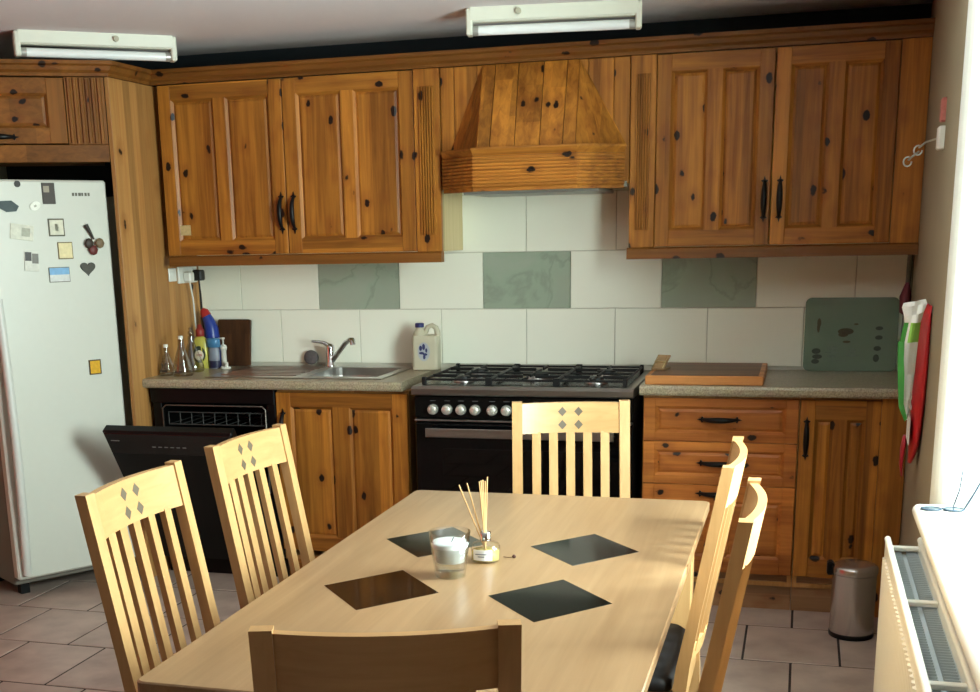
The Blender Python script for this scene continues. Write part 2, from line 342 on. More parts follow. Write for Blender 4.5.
# ================================================================== cabinet helpers
def handle(mb, c, length, vertical, yf):
    """iron pull with pointed ends, standing off a front at y=yf"""
    n = 12; pts = []; rad = []
    for k in range(n+1):
        t = k/n*2-1; d = t*length*.42
        out = .024*(1-abs(t)**2.6)+.004
        pts.append((c[0]+(0 if vertical else d), yf-out, c[1]+(d if vertical else 0))); rad.append(.006+.0055*(1-t*t))
    mb.tube(pts, rad, 8)
    for sg in (-1, 1):
        e = sg*length*.44
        for (w, l0, l1) in ((.014, -.014, .014),):
            dia = [(0, l0), (w, 0), (.004, l1*.3), (0, l1*1.4), (-.004, l1*.3), (-w, 0)]
            pl_ = [((c[0]+p[0], c[1]+e+sg*p[1]) if vertical else (c[0]+e+sg*p[1], c[1]+p[0])) for p in dia]
            mb.prism(pl_, yf-.005, yf-.0002, 'y')
def front(name, parent, x0, x1, z0, z1, yf, ncol=2, st=.075, rail=.085, mv=None, mh=None, th=.02, M=None, hd=None, mid=.075, world=True, grain_h=False):
    """framed front (door or drawer) facing -y with raised panels; returns door object"""
    mv = mv or pine_v; mh = mh or pine_h
    b = MB(M); y1 = yf+th; cw, cdp = .012, .011
    b.box(x0, x0+st, yf, y1, z0, z1, .002, 0); b.box(x1-st, x1, yf, y1, z0, z1, .002, 0)
    b.box(x0+st, x1-st, yf, y1, z0, z0+rail, 0, 1); b.box(x0+st, x1-st, yf, y1, z1-rail, z1, 0, 1)
    pw = (x1-x0-2*st-(ncol-1)*mid)/ncol; ops = []
    for k in range(ncol):
        a = x0+st+k*(pw+mid); ops.append((a, a+pw))
        if k < ncol-1: b.box(a+pw, a+pw+mid, yf, y1, z0+rail, z1-rail, 0, 0)
    za, zb = z0+rail, z1-rail
    for a, e in ops:
        b.prism([(a, yf), (a+cw, yf+cdp), (a, yf+cdp)], za, zb, 'z', 0); b.prism([(e, yf), (e, yf+cdp), (e-cw, yf+cdp)], za, zb, 'z', 0)
        b.prism([(yf, za), (yf+cdp, za), (yf+cdp, za+cw)], a, e, 'x', 1); b.prism([(yf, zb), (yf+cdp, zb-cw), (yf+cdp, zb)], a, e, 'x', 1)
    d = b.build(name, [mv, mh], parent, world)
    for a, e in ops:
        p = MB(M); yo, yi = yf+cdp, yf+.0055; i = .010
        A = [(a, yo, za), (e, yo, za), (e, yo, zb), (a, yo, zb)]; B = [(a+i, yo, za+i), (e-i, yo, za+i), (e-i, yo, zb-i), (a+i, yo, zb-i)]
        C_ = [(a+i+.012, yi, za+i+.012), (e-i-.012, yi, za+i+.012), (e-i-.012, yi, zb-i-.012), (a+i+.012, yi, zb-i-.012)]
        D = [(x, y1-.001, z) for x, y, z in A]
        v = A+B+C_+D; fs = [(8, 9, 10, 11), (12, 15, 14, 13)]
        for k in range(4):
            k2 = (k+1) % 4; fs += [(k, k2, 4+k2, 4+k), (4+k, 4+k2, 8+k2, 8+k), (k, 12+k, 12+k2, k2)]
        p.add(v, fs); p.build('panel', mh if grain_h else mv, d, world)
    if hd:
        hb = MB(M); handle(hb, hd[:2], hd[2], hd[3], yf); hb.build('handle', iron, d, world)['label'] = 'black iron pull handle'
    return d
def flutes(mb, x0, x1, z0, z1, yf, n, d=.009, mi=0):
    w = (x1-x0)/n
    for k in range(n):
        a = x0+k*w; mb.prism([(a+.12*w, yf), (a+.88*w, yf), (a+.7*w, yf-d), (a+.3*w, yf-d)], z0, z1, 'z', mi)
YW = -.345; ZB = 1.437; ZTOP = 2.172

# ------------------------------------------------------------------ wall cabinets
def wall_cabinet(label, xs, pil, xend, pel, side):
    t = thing('wall_cabinet', label, 'wall cabinet', ((xs[0]+xs[-1])/2, -.01, ZB))
    x0, x1 = min(xs[0], pil[0], xend[0] if xend else 9), max(xs[-1], pil[1], xend[1] if xend else -9)
    c = MB(); c.box(x0, x0+.018, YW+.022, -.009, ZB, ZTOP); c.box(x1-.018, x1, YW+.022, -.009, ZB, ZTOP)
    c.box(x0+.018, x1-.018, YW+.022, -.009, ZB+.002, ZB+.018); c.box(x0+.018, x1-.018, YW+.022, -.009, ZTOP-.018, ZTOP); c.box(x0+.018, x1-.018, -.02, -.009, ZB+.018, ZTOP-.018)
    c.build('carcass', [pale_side], t)
    for k in range(len(xs)-1):
        a, b = xs[k]+.0025, xs[k+1]-.0025
        inner = k == 0
        hx = b-.022 if k == 0 else a+.032
        front('door', t, a, b, ZB+.002, ZTOP-.003, YW, 2, hd=(hx, 1.613, .16, True), st=.062 if b-a > .5 else .056, mid=.056, rail=.062)
    p = MB(); p.box(pil[0]+.001, pil[1], YW-.002, YW+.022, ZB, ZTOP, .002); flutes(p, pil[0]+.022, pil[1]-.022, ZB+.07, ZTOP-.07, YW-.002, 6)
    p.build('fluted_pilaster', pine_v, t)
    if xend: MB().box(xend[0], xend[1], YW+.004, YW+.024, ZB, ZTOP).build('filler_strip', pine_v, t)
    pm = MB(); pm.prism([(YW-.022, 1.392), (YW-.022, 1.43), (YW-.010, ZB), (YW+.022, ZB), (YW+.022, 1.392)], pel[0], pel[1], 'x')
    if side == 'r': pm.box(pel[0], pel[0]+.02, YW+.022, -.009, 1.395, ZB)
    pm.build('pelmet', pine_red_h, t)
    return t
wall_cabinet('two-door pine wall cabinet above the sink, black iron handles', (-.90, -.305, .288), (.288, .40), None, (-.886, .402), 'l')
wall_cabinet('two-door pine wall cabinet in the right corner, above the chopping block', (1.292, 1.7425, 2.192), (1.19, 1.292), (2.192, 2.296), (1.186, 2.296), 'r')
tag(MB().box(-.835, -.780, YW-.0008+.004, YW+.004, 1.528, 1.572).build('sticker', plain('sticker_paper', (196, 170, 120), .7, noise=.3, nscale=90)), 'small square paper sticker on the lower left of the wall cabinet door', 'sticker')
# ------------------------------------------------------------------ cooker hood
hd_ = thing('cooker_hood', 'tapered pine plank cooker hood with fluted band above the range cooker', 'cooker hood', (.8, -.01, 1.67))
zb, zt = 1.835, 2.172
def plank(pts_front, name='plank', th=.016):
    """quad given as 4 (or 3) points front; extruded back by th along -normal"""
    P = [Vector(p) for p in pts_front]; n = (P[1]-P[0]).cross(P[2]-P[0]).normalized()
    if n.y > 0: n = -n
    cen = sum(P, Vector())/len(P)
    P = [Vector((p.x+(.0016 if p.x < cen.x else -.0016), p.y, p.z)) for p in P]
    Q = [p-n*th for p in P]; k = len(P); b = MB()
    b.add([p[:] for p in P+Q], [tuple(range(k)), tuple(range(2*k-1, k-1, -1))]+[(i, (i+1) % k, k+(i+1) % k, k+i) for i in range(k)])
    return b.build(name, pine_v, hd_)
tx = [.588, .642, .738, .842, .938, .986]; bx_ = [.599, .649, .751, .853, .945, .997]
YP = -.335; YB = -.50
for k in range(5): plank([(bx_[k], YB, zb), (bx_[k+1], YB, zb), (tx[k+1], YP-.004, zt), (tx[k], YP-.004, zt)])
plank([(.44, YP-.004, zb), (.52, (YP+YB)/2, zb), (.588, YP-.004, zt)]); plank([(.52, (YP+YB)/2, zb), (.599, YB, zb), (.588, YP-.004, zt)])
plank([(.997, YB, zb), (1.09, (YP+YB)/2-.004, zb), (.986, YP-.004, zt)]); plank([(1.09, (YP+YB)/2-.004, zb), (1.18, YP-.004, zb), (.986, YP-.004, zt)])
for a, b in ((.402, .462), (.462, .56), (.56, .66), (.92, 1.02), (1.02, 1.122), (1.122, 1.188)): MB().box(a+.001, b-.001, YP, YP+.014, 1.69, zt, .002).build('plank', pine_v, hd_)
path = [(.42, -.372), (.585, YB-.012), (1.005, YB-.012), (1.172, -.372)]
def sweep(mb, path, prof, mi=0, closed_ends=True):
    """profile points (outward offset, z); outward = right-hand side of path direction (towards -y for +x)"""
    P = [Vector((p[0], p[1])) for p in path]; n = len(P); rings = []
    for i in range(n):
        d0 = (P[i]-P[i-1]).normalized() if i > 0 else None; d1 = (P[i+1]-P[i]).normalized() if i < n-1 else None
        d0 = d0 or d1; d1 = d1 or d0
        n0 = Vector((d0.y, -d0.x)); n1 = Vector((d1.y, -d1.x)); m = (n0+n1).normalized(); k = 1/max(.35, m.dot(n0))
        rings.append([(P[i].x+m.x*k*o, P[i].y+m.y*k*o, z) for o, z in prof])
    q = len(prof); v = [p for rg in rings for p in rg]; fs = []
    for i in range(n-1):
        for k in range(q):
            k2 = (k+1) % q; fs.append((i*q+k, i*q+k2, (i+1)*q+k2, (i+1)*q+k))
    mb.add(v, fs, mi)
    mb.add(rings[0], [tuple(range(q))], mi); mb.add(rings[-1], [tuple(range(q))[::-1]], mi)
prof = [(-.03, 1.672), (0, 1.672), (0, 1.685)]
z = 1.69
for k in range(9): prof += [(.006, z), (.006, z+.008), (0, z+.010), (0, z+.0125)]; z += .0135
prof += [(.004, 1.815), (.014, 1.832), (.014, 1.84), (-.03, 1.84)]
bb = MB(); sweep(bb, path, prof); bb.build('fluted_band', pine_h, hd_)['label'] = 'horizontally fluted band round the foot of the hood'
e = MB(); e.prism([(.41, -.30), (.41, -.35), (.59, YB+.02), (1.0, YB+.02), (1.18, -.35), (1.18, -.30)], 1.678, 1.70); e.box(.52, 1.08, -.43, -.02, 1.662, 1.678, .004)
e.build('extractor', plain('extractor_grey', (150, 150, 142), .4, .4), hd_)
# ------------------------------------------------------------------ cornice
cr = MB(); sweep(cr, [(-1.93, -1.31), (-.932, -.69), (-.932, -.345), (2.297, -.345)], [(-.03, 2.174), (.002, 2.174), (.006, 2.186), (.018, 2.196), (.024, 2.212), (.036, 2.218), (.036, 2.232), (-.03, 2.232)])
cr_o = tag(cr.build('cornice', pine_red_h), 'long pine cornice moulding along the top of all the cabinets', 'cornice')
# ------------------------------------------------------------------ refrigerator housing
fh = thing('refrigerator_housing', 'tall pine housing with end panel and top cupboard around the refrigerator', 'cabinet', (-1.3, -.5, 0))
MB().box(-.95, -.932, -.69, -.009, 0, 2.172, .001).build('end_panel', pine_panel, fh)
dirv = Vector((-.85, -.527, 0)).normalized()
Mh = Matrix(((-dirv.x, dirv.y, 0, -.95), (-dirv.y, -dirv.x, 0, -.69), (0, 0, 1, 0), (0, 0, 0, 1)))  # local x to the right along front, local y inward
Mh = Matrix(((-dirv.x, dirv.y, 0, -.952), (-dirv.y, -dirv.x, 0, -.69), (0, 0, 1, 0), (0, 0, 0, 1)))
b = MB(Mh); b.box(-1.12, 0, 0, .02, 1.835, 1.905, .002); b.build('bottom_rail', pine_red_h, fh)
b = MB(Mh); b.box(-.16, -.001, 0, .02, 1.906, 2.172, .001); flutes(b, -.155, -.01, 1.91, 2.168, 0, 6, .009); b.build('fluted_filler', pine_red_v, fh)
front('door', fh, -.76, -.163, 1.91, 2.168, -.004, 1, .07, .06, mv=pine_red_v, mh=pine_red_h, M=Mh, hd=(-.44, 1.935, .15, False), grain_h=True)
b = MB(Mh); b.box(-1.12, -.765, 0, .02, 1.906, 2.172, .001); b.build('filler_panel', pine_red_v, fh)
b = MB(Mh); b.box(-.9, -.02, .02, .36, 1.84, 1.858); b.build('cupboard_floor', pine_red_h, fh)

# ------------------------------------------------------------------ refrigerator
FH = Vector((-1.0, -.66, 0)); FL = Vector((-1.305, -1.13, 0)); FW = (FL-FH).length; fd = (FL-FH).normalized()
inw = Vector((fd.y, -fd.x, 0))   # into the body
ANG = math.atan2(-fd.y, -fd.x)
fr = thing('refrigerator', 'tall white refrigerator with magnets on its door, set diagonally in the corner', 'refrigerator', (FL.x, FL.y, 0), ANG)
# local: x from left(0) to right(FW) along the front, y inward
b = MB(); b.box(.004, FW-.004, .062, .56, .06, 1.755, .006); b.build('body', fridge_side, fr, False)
b = MB(); b.box(0, FW, 0, .055, .095, 1.762, .008); b.build('door', fridge_m, fr, False)
b = MB(); b.box(.05, .09, .12, .16, .0, .06); b.box(FW-.09, FW-.05, .12, .16, .0, .06); b.box(.05, FW-.05, .4, .44, .0, .06); b.build('feet', black_plastic, fr, False)
pts = [(.035, -.012-.03*math.sin(math.pi*k/16), .12+1.17*k/16) for k in range(17)]
b = MB(); b.tube(pts, .019, 10); b.build('handle', plain('fridge_handle', (206, 206, 198), .35), fr, False)
Mf = fr.matrix_basis.copy()
Mf = Matrix.Translation((FL.x, FL.y, 0)) @ Matrix.Rotation(ANG, 4, 'Z')
def on_fridge(s, z, dx=0): return Mf @ Matrix.Translation((FW-s, -.0005, z))
b = MB()
for k, w in enumerate((.010, .009, .012, .008, .010, .009)): b.box(FW-.158+.014*k, FW-.158+.014*k+w, -.0008, .001, 1.698, 1.711)
b.build('badge', plain('badge_grey', (92, 88, 74), .5), fr, False)['label'] = 'small grey maker badge'
def magnet(label, s, z, w, h, mat, rot=0, shape='rect', extra=None, th=.004):
    T = on_fridge(s, z) @ Matrix.Rotation(R(rot), 4, 'Y')
    b = MB(T)
    if shape == 'rect': b.box(-w/2, w/2, -th, 0, -h/2, h/2, .001)
    elif shape == 'oval': b.prism([(w/2*math.cos(2*math.pi*k/20), h/2*math.sin(2*math.pi*k/20)) for k in range(20)], -th, 0, 'y')
    elif shape == 'rock': b.prism([(-w*.5, -h*.1), (-w*.42, h*.45), (w*.15, h*.5), (w*.5, 0), (w*.35, -h*.45), (-w*.1, -h*.5)], -th*2, 0, 'y')
    elif shape == 'heart':
        q = []
        for k in range(28):
            a = 2*math.pi*k/28; q.append((w/2*(16*math.sin(a)**3)/16, h/2*((13*math.cos(a)-5*math.cos(2*a)-2*math.cos(3*a)-math.cos(4*a))+2.5)/15))
        b.prism(q, -th*2, 0, 'y')
    o = b.build('fridge_magnet', mat); tag(o, label, 'magnet', 'magnets on the refrigerator door')
    if extra:
        for (x0, x1, z0, z1, m, nm) in extra:
            c = MB(T); c.box(x0*w, x1*w, -th-.0006, -th+.0004, z0*h, z1*h); c.build(nm, m, o)
    return o
gmag = lambda n, c: plain(n, c, .5, noise=.25, nscale=60)
magnet('small dark round magnet at the top edge of the refrigerator door', .39, 1.745, .026, .026, gmag('mag_dark', (44, 40, 32)), shape='oval')
magnet('dark blue-green rock-shaped magnet near the refrigerator door edge', .437, 1.657, .085, .045, gmag('mag_rock', (40, 56, 56)), shape='rock')
magnet('white oval magnet on the refrigerator door', .324, 1.658, .048, .034, gmag('mag_white', (232, 232, 218)), -25, 'oval', [(-.12, .12, -.12, .12, gmag('mag_white_mark', (170, 168, 150)), 'mark')])
magnet('dark upright photo magnet on the refrigerator door', .261, 1.708, .055, .085, gmag('mag_photo', (58, 48, 40)), extra=[(-.4, .05, .05, .35, gmag('mag_photo_face', (150, 140, 120)), 'picture')])
pic = lambda n, c: gmag('mag_pic_'+n, c)
magnet('square magnet with a pale drawing in a dark frame', .241, 1.571, .070, .072, pic('frame', (90, 84, 66)), extra=[(-.42, .42, -.42, .42, pic('pale', (208, 204, 182)), 'picture'), (-.1, .12, -.2, .2, pic('sketch', (168, 162, 140)), 'drawing')])
magnet('tilted pale picture magnet on the left of the refrigerator door', .391, 1.554, .098, .062, pic('wash', (206, 204, 186)), 8, extra=[(-.02, .34, -.25, .3, pic('wash_mark', (164, 164, 146)), 'picture')])
magnet('cream square magnet in the middle of the refrigerator door', .211, 1.476, .066, .070, pic('cream_frame', (120, 104, 66)), extra=[(-.44, .44, -.44, .44, pic('cream', (222, 206, 156)), 'picture')])
magnet('black and white picture magnet on the refrigerator door', .362, 1.436, .062, .080, pic('bw', (206, 204, 192)), 4, extra=[(-.46, -.02, .02, .46, pic('bw_dark', (66, 62, 60)), 'picture'), (.02, .46, -.1, .4, pic('bw_mid', (116, 112, 104)), 'picture')])
magnet('blue sky landscape picture magnet on the refrigerator door', .247, 1.378, .092, .062, pic('land_frame', (110, 106, 92)), extra=[(-.47, .47, .0, .45, pic('sky', (120, 168, 206)), 'picture'), (-.47, .47, -.45, .0, pic('beach', (206, 206, 200)), 'picture')])
magnet('dark heart-shaped magnet on the refrigerator door', .118, 1.396, .066, .058, gmag('mag_heart', (60, 58, 46)), shape='heart')
magnet('gold square magnet low on the refrigerator door', .125, .979, .056, .064, pic('gold_frame', (66, 46, 18)), extra=[(-.4, .4, -.42, .42, plain('mag_gold', (206, 156, 40), .35, .5, noise=.3, nscale=80), 'picture')])
sm_ = thing('fridge_magnet', 'dark magnet with three baubles hanging from a stem', 'magnet', (0, 0, 0), 0, 'magnets on the refrigerator door')
T = on_fridge(.084, 1.525); sm_.matrix_basis = T @ Matrix.Translation((0, -.006, 0))
b = MB(); b.tube([(-.03, -.006, .055), (-.012, -.008, .02), (0, -.008, -.005)], [.010, .006, .004], 8); b.build('stem', gmag('mag_stem', (50, 46, 40)), sm_, False)
for (x, z, c) in ((-.022, -.022, (56, 44, 34)), (.026, -.022, (112, 92, 66)), (-.006, -.05, (98, 38, 32))):
    b = MB(Matrix.Translation((x, -.008, z))); b.lathe([(.0001, -.022), (.014, -.016), (.0215, 0), (.014, .016), (.0001, .022)], seg=14, sy=.35); b.build('bauble', gmag('mag_b%d' % c[0], c), sm_, False)

# ================================================================== base run
ZW = .91
# ---- left worktop with sink cut-out
wx0, wx1 = -.930, .286; hx0, hx1, hy0, hy1 = -.20, .13, -.475, -.115
b = MB(); b.box(wx0, hx0, -.60, -.009, .87, ZW); b.box(hx1, wx1, -.60, -.009, .87, ZW); b.box(hx0, hx1, -.60, hy0, .87, ZW); b.box(hx0, hx1, hy1, -.009, .87, ZW)
b.prism([(-.60, .87), (-.608, .871), (-.614, .88), (-.614, .898), (-.609, .908), (-.60, ZW)], wx0, wx1, 'x')
tag(b.build('worktop', granite_m), 'speckled grey-beige worktop holding the sink', 'worktop')
b = MB(); b.prism([(-.009, .87), (-.60, .87), (-.608, .871), (-.614, .88), (-.614, .898), (-.609, .908), (-.60, ZW), (-.009, ZW)], 1.279, 2.286, 'x')
tag(b.build('worktop', granite_m), 'speckled grey-beige worktop under the chopping block on the right', 'worktop')
# ---- sink
sk = thing('sink', 'stainless steel inset sink with drainer left of the bowl', 'sink', (-.25, -.3, ZW))
b = MB(); z0, z1 = ZW+.0005, ZW+.005
sx0, sx1, sy0, sy1 = -.665, .172, -.535, -.045
b.box(sx0, hx0, sy0, sy1, z0, z1, .002); b.box(hx1, sx1, sy0, sy1, z0, z1, .002); b.box(hx0, hx1, sy0, hy0, z0, z1, .002); b.box(hx0, hx1, hy1, sy1, z0, z1, .002)
b.build('rim', steel, sk)
top = rrect(hx0+.002, hx1-.002, hy0+.002, hy1-.002, .05); bot = rrect(hx0+.02, hx1-.02, hy0+.02, hy1-.02, .05)
n = len(top); b = MB(); b.add([(x, y, z1) for x, y in top]+[(x, y, ZW-.03) for x, y in top]+[(x, y, ZW-.14) for x, y in bot], [(i, (i+1) % n, n+(i+1) % n, n+i) for i in range(n)]+[(n+i, n+(i+1) % n, 2*n+(i+1) % n, 2*n+i) for i in range(n)]+[tuple(range(2*n, 3*n))], 0, False)
b.cyl((-.035, -.295, ZW-.139), (-.035, -.295, ZW-.136), .03); b.build('bowl', steel, sk)
b = MB()
for k in range(7): b.box(sx0+.05, hx0-.05, sy0+.07+k*.055, sy0+.09+k*.055, z1-.001, z1+.004, .002)
b.build('drainer_ribs', steel, sk)
# ---- tap
tp = thing('mixer_tap', 'chrome mixer tap with lever behind the sink bowl', 'tap', (-.235, -.08, ZW+.005))
tx0, ty0 = -.235, -.08
b = MB(); b.lathe([(.026, 0), (.026, .006), (.021, .012), (.021, .085), (.019, .098), (.010, .106)], (tx0, ty0, ZW+.0052), 20); b.build('body', chrome, tp)
b = MB(); b.tube([(tx0-.005, ty0, 1.012), (tx0-.03, ty0-.012, 1.028), (tx0-.08, ty0-.03, 1.036)], [.012, .008, .006], 10); b.build('lever', chrome, tp)
b = MB(); b.tube([(tx0+.012, ty0-.004, .945), (tx0+.06, ty0-.05, .985), (tx0+.12, ty0-.11, 1.035), (tx0+.15, ty0-.14, 1.050), (tx0+.172, ty0-.162, 1.052), (tx0+.176, ty0-.166, 1.032)], [.013, .012, .012, .012, .013, .013], 12); b.build('spout', chrome, tp)
# ---- scourer
b = MB(); b.lathe([(.0001, -.016), (.026, -.015), (.034, -.008), (.034, .008), (.026, .015), (.0001, .016)], (0, 0, 0), 20, M=Matrix.Translation((-.352, -.034, .952)) @ Matrix.Rotation(R(76), 4, 'X'))
tag(b.build('dish_scourer', plain('scourer', (92, 84, 84), .9, noise=.3, nscale=120, bump=.8)), 'round dark scourer propped against the tiles behind the sink', 'scourer')

# ---- dishwasher
dw = thing('dishwasher', 'black dishwasher with its door ajar below the left worktop', 'dishwasher', (-.6, -.3, 0))
b = MB(); x0, x1 = -.918, -.312
b.box(x0+.01, x0+.05, -.572, -.03, .1, .862, .002); b.box(x1-.04, x1, -.572, -.03, .1, .862, .002); b.box(x0, x1, -.575, -.03, .80, .866, .003); b.box(x0+.05, x1-.04, -.572, -.03, .1, .16); b.box(x0+.05, x1-.04, -.06, -.03, .16, .80)
b.build('body', black_plastic, dw)
b = MB(); b.tube([(x0+.058, -.575, .4), (x0+.058, -.575, .775), (x0+.075, -.575, .79), (x1-.06, -.575, .79), (x1-.045, -.575, .775), (x1-.045, -.575, .4)], .004, 6); b.build('door_seal', plain('seal_steel', (120, 112, 104), .3, .8), dw)
b = MB()
for k in range(9): b.tube([(x0+.07+k*.057, -.545, .70), (x0+.07+k*.057, -.10, .70)], .0025, 5)
for zz, yy in ((.70, -.545), (.755, -.545), (.70, -.3)): b.tube([(x0+.07, yy, zz), (x1-.06, yy, zz)], .003, 5)
for k in range(9): b.tube([(x0+.07+k*.057, -.545, .70), (x0+.07+k*.057, -.545, .755)], .0025, 5)
b.build('dish_rack', plain('rack_grey', (62, 62, 60), .4), dw)
Md = Matrix.Translation((0, -.578, .115)) @ Matrix.Rotation(R(31), 4, 'X')
b = MB(Md); b.box(x0+.004, x1-.004, -.045, 0, 0, .755, .006); dr = b.build('door', black_plastic, dw)
b = MB(Md); b.box(x0+.012, x1-.012, -.0485, -.044, .635, .745, .003); b.build('control_panel', plain('panel_black_gloss', (18, 18, 19), .2), dr)
b = MB(Md)
for k in range(6): b.box(-.70+k*.028, -.684+k*.028, -.0495, -.048, .675, .679)
b.box(-.885, -.845, -.0495, -.048, .705, .709); b.build('panel_marks', plain('panel_marks', (120, 120, 116), .5), dr)
MB().box(-.915, -.31, -.52, -.505, 0, .1).build('plinth', black_plastic, dw)

# ---- sink base cabinet
def base_carcass(t, x0, x1):
    c = MB(); c.box(x0, x0+.018, -.555, -.02, .1, .868); c.box(x1-.018, x1, -.555, -.02, .1, .868); c.box(x0+.018, x1-.018, -.555, -.02, .1, .118); c.box(x0+.018, x1-.018, -.035, -.02, .118, .868); c.box(x0+.018, x1-.018, -.555, -.535, .83, .868)
    c.build('carcass', pine_panel, t)
YB_ = -.577
sb = thing('base_cabinet', 'pine base cabinet below the sink, door with two tall panels', 'base cabinet', (0, -.3, 0)); base_carcass(sb, -.305, .30)
front('door', sb, -.304, .298, .15, .856, YB_, 2, .068, .062, hd=(-.272, .70, .15, True))
MB().box(-.305, .30, -.52, -.502, 0, .1).build('plinth', pine_h, sb)
du = thing('drawer_unit', 'pine drawer unit with three drawer fronts beside the range cooker', 'drawer unit', (1.59, -.3, 0)); base_carcass(du, 1.29, 1.892)
for z0, z1, zh in ((.686, .858, .775), (.512, .683, .600), (.152, .509, .476)):
    front('drawer', du, 1.293, 1.889, z0, z1, YB_, 1 if z1-z0 < .2 else 2, .048, .033 if z1-z0 < .2 else .062, mv=drawer_h, mh=drawer_h, hd=(1.591, zh, .155, False), grain_h=True)
MB().box(1.29, 1.892, -.545, -.527, 0, .148).build('plinth', wood('plinth_wood', 0, (150, 112, 78), (118, 84, 54)), du)
nb = thing('base_cabinet', 'narrow pine base cabinet with one door behind the pedal bin', 'base cabinet', (2.05, -.3, 0)); base_carcass(nb, 1.894, 2.195)
front('door', nb, 1.896, 2.19, .152, .858, YB_, 2, .055, .075, hd=(1.921, .708, .155, True), mid=.05)
MB().box(2.191, 2.286, YB_+.004, YB_+.022, .0, .868).build('filler_strip', pine_v, nb)
MB().box(1.894, 2.19, -.545, -.527, 0, .148).build('plinth', MATS['plinth_wood'], nb)

# ---- range cooker
ck = thing('range_cooker', 'black and steel range cooker with gas hob and row of silver knobs', 'cooker', (.8, -.35, 0))
cx0, cx1 = .346, 1.256
b = MB(); b.box(cx0, cx1, -.60, -.025, .09, .862, .004); b.box(cx0+.02, cx1-.02, -.56, -.05, 0, .09); b.build('body', enamel, ck)
b = MB(); b.prism([(-.02, .862), (-.645, .862), (-.652, .868), (-.652, .888), (-.64, .9), (-.62, .898), (-.04, .898), (-.02, .905)], cx0-.004, cx1+.004, 'x'); b.build('hob_top', steel_dark, ck)
b = MB(); b.box(cx0+.03, cx1-.03, -.595, -.05, .8985, .900); b.build('hob_surface', enamel, ck)
b = MB(); b.box(cx0+.002, cx1-.002, -.632, -.598, .765, .858, .004); b.build('control_panel', enamel, ck)
b = MB(); b.box(cx0+.002, cx1-.002, -.636, -.598, .752, .760, .002); b.build('steel_strip', steel, ck)
for xk in (.43, .491, .551, .611, .683, .743, .865, .925):
    b = MB(); M_ = Matrix.Translation((xk, -.632, .803)) @ Matrix.Rotation(R(90), 4, 'X')
    b.lathe([(.022, 0), (.022, .010), (.0195, .022), (.016, .026), (.0001, .027)], (0, 0, 0), 20, M=M_); k_ = b.build('knob', knob_m, ck)
    b = MB(); b.box(xk-.012, xk+.012, -.6335, -.6315, .838, .8395); b.build('knob_mark', plain('knob_marks', (120, 120, 120), .5), k_)
b = MB(); b.box(cx0+.004, cx1-.004, -.636, -.602, .19, .748, .006); od = b.build('oven_door', glass_black, ck)
b = MB(); b.box(cx0+.12, cx1-.12, -.6375, -.635, .30, .64, .001); b.build('oven_window', plain('oven_window', (4, 4, 4), .03), od)
b = MB(); b.prism([(-.694, .697), (-.69, .694), (-.682, .697), (-.682, .729), (-.69, .732), (-.694, .729)], .412, 1.19, 'x'); b.box(.418, .445, -.684, -.635, .702, .724, .002); b.box(1.157, 1.184, -.684, -.635, .702, .724, .002); b.build('door_handle', steel, od)
b = MB(); b.box(cx0+.004, cx1-.004, -.63, -.602, .095, .184, .004); b.build('storage_drawer', enamel, ck)
for gi in range(3):
    gx0 = cx0+.035+gi*.283; gx1 = gx0+.272; gy0, gy1 = -.59, -.06
    b = MB(); zz = .926
    for x in (gx0, gx1): b.box(x-.004, x+.004, gy0, gy1, zz-.009, zz, .002)
    for y in (gy0, gy1, (gy0+gy1)/2): b.box(gx0, gx1, y-.004, y+.004, zz-.009, zz, .002)
    xc = (gx0+gx1)/2
    cents = [(xc, gy0+.13), (xc, gy1-.13)] if gi != 1 else [(xc, (gy0+gy1)/2)]
    for (a, c) in ([(xc, gy0+.13), (xc, gy1-.13)]):
        for dx, dy in ((1, 0), (-1, 0), (0, 1), (0, -1)):
            L_ = .132 if dx else .128
            p0 = (a+dx*.03, c+dy*.03, zz+.004); p1 = (a+dx*L_, c+dy*L_, zz-.004)
            b.box(min(p0[0], p1[0])-.004, max(p0[0], p1[0])+.004, min(p0[1], p1[1])-.004, max(p0[1], p1[1])+.004, zz-.010, zz+.003, .002)
    for x in (gx0, gx1):
        for y in (gy0, gy1): b.box(x-.008, x+.008, y-.010, y+.010, .900, zz+.006, .002)
    b.build('pan_support', cast, ck)
    for (a, c) in cents:
        rb = .06 if gi == 1 else (.045 if c > -.3 else .036)
        b = MB(); b.lathe([(rb+.012, .0), (rb+.012, .006), (rb, .008), (rb, .014)], (a, c, .9), 24); bu = b.build('burner', steel, ck)
        b = MB(); b.lathe([(rb-.004, .014), (rb-.004, .02), (rb-.008, .023), (.0001, .024)], (a, c, .9), 24); b.build('burner_cap', cast, bu)

# ================================================================== worktop items
# chopping block
cb = thing('chopping_block', 'thick wooden chopping block on the right worktop', 'chopping board', (1.53, -.33, ZW))
bx0, bx1, by0, by1 = 1.297, 1.752, -.585, -.075
b = MB(); b.box(bx0, bx1, by0, by1, ZW+.0005, ZW+.036, .003); b.build('block', block_h, cb)
b = MB(); b.box(bx0+.02, bx1-.02, by0+.02, by1-.02, ZW+.0355, ZW+.0372, .001); b.build('worn_top', wood('block_top', 0, (140, 100, 70), (108, 72, 46), knots=False), cb)
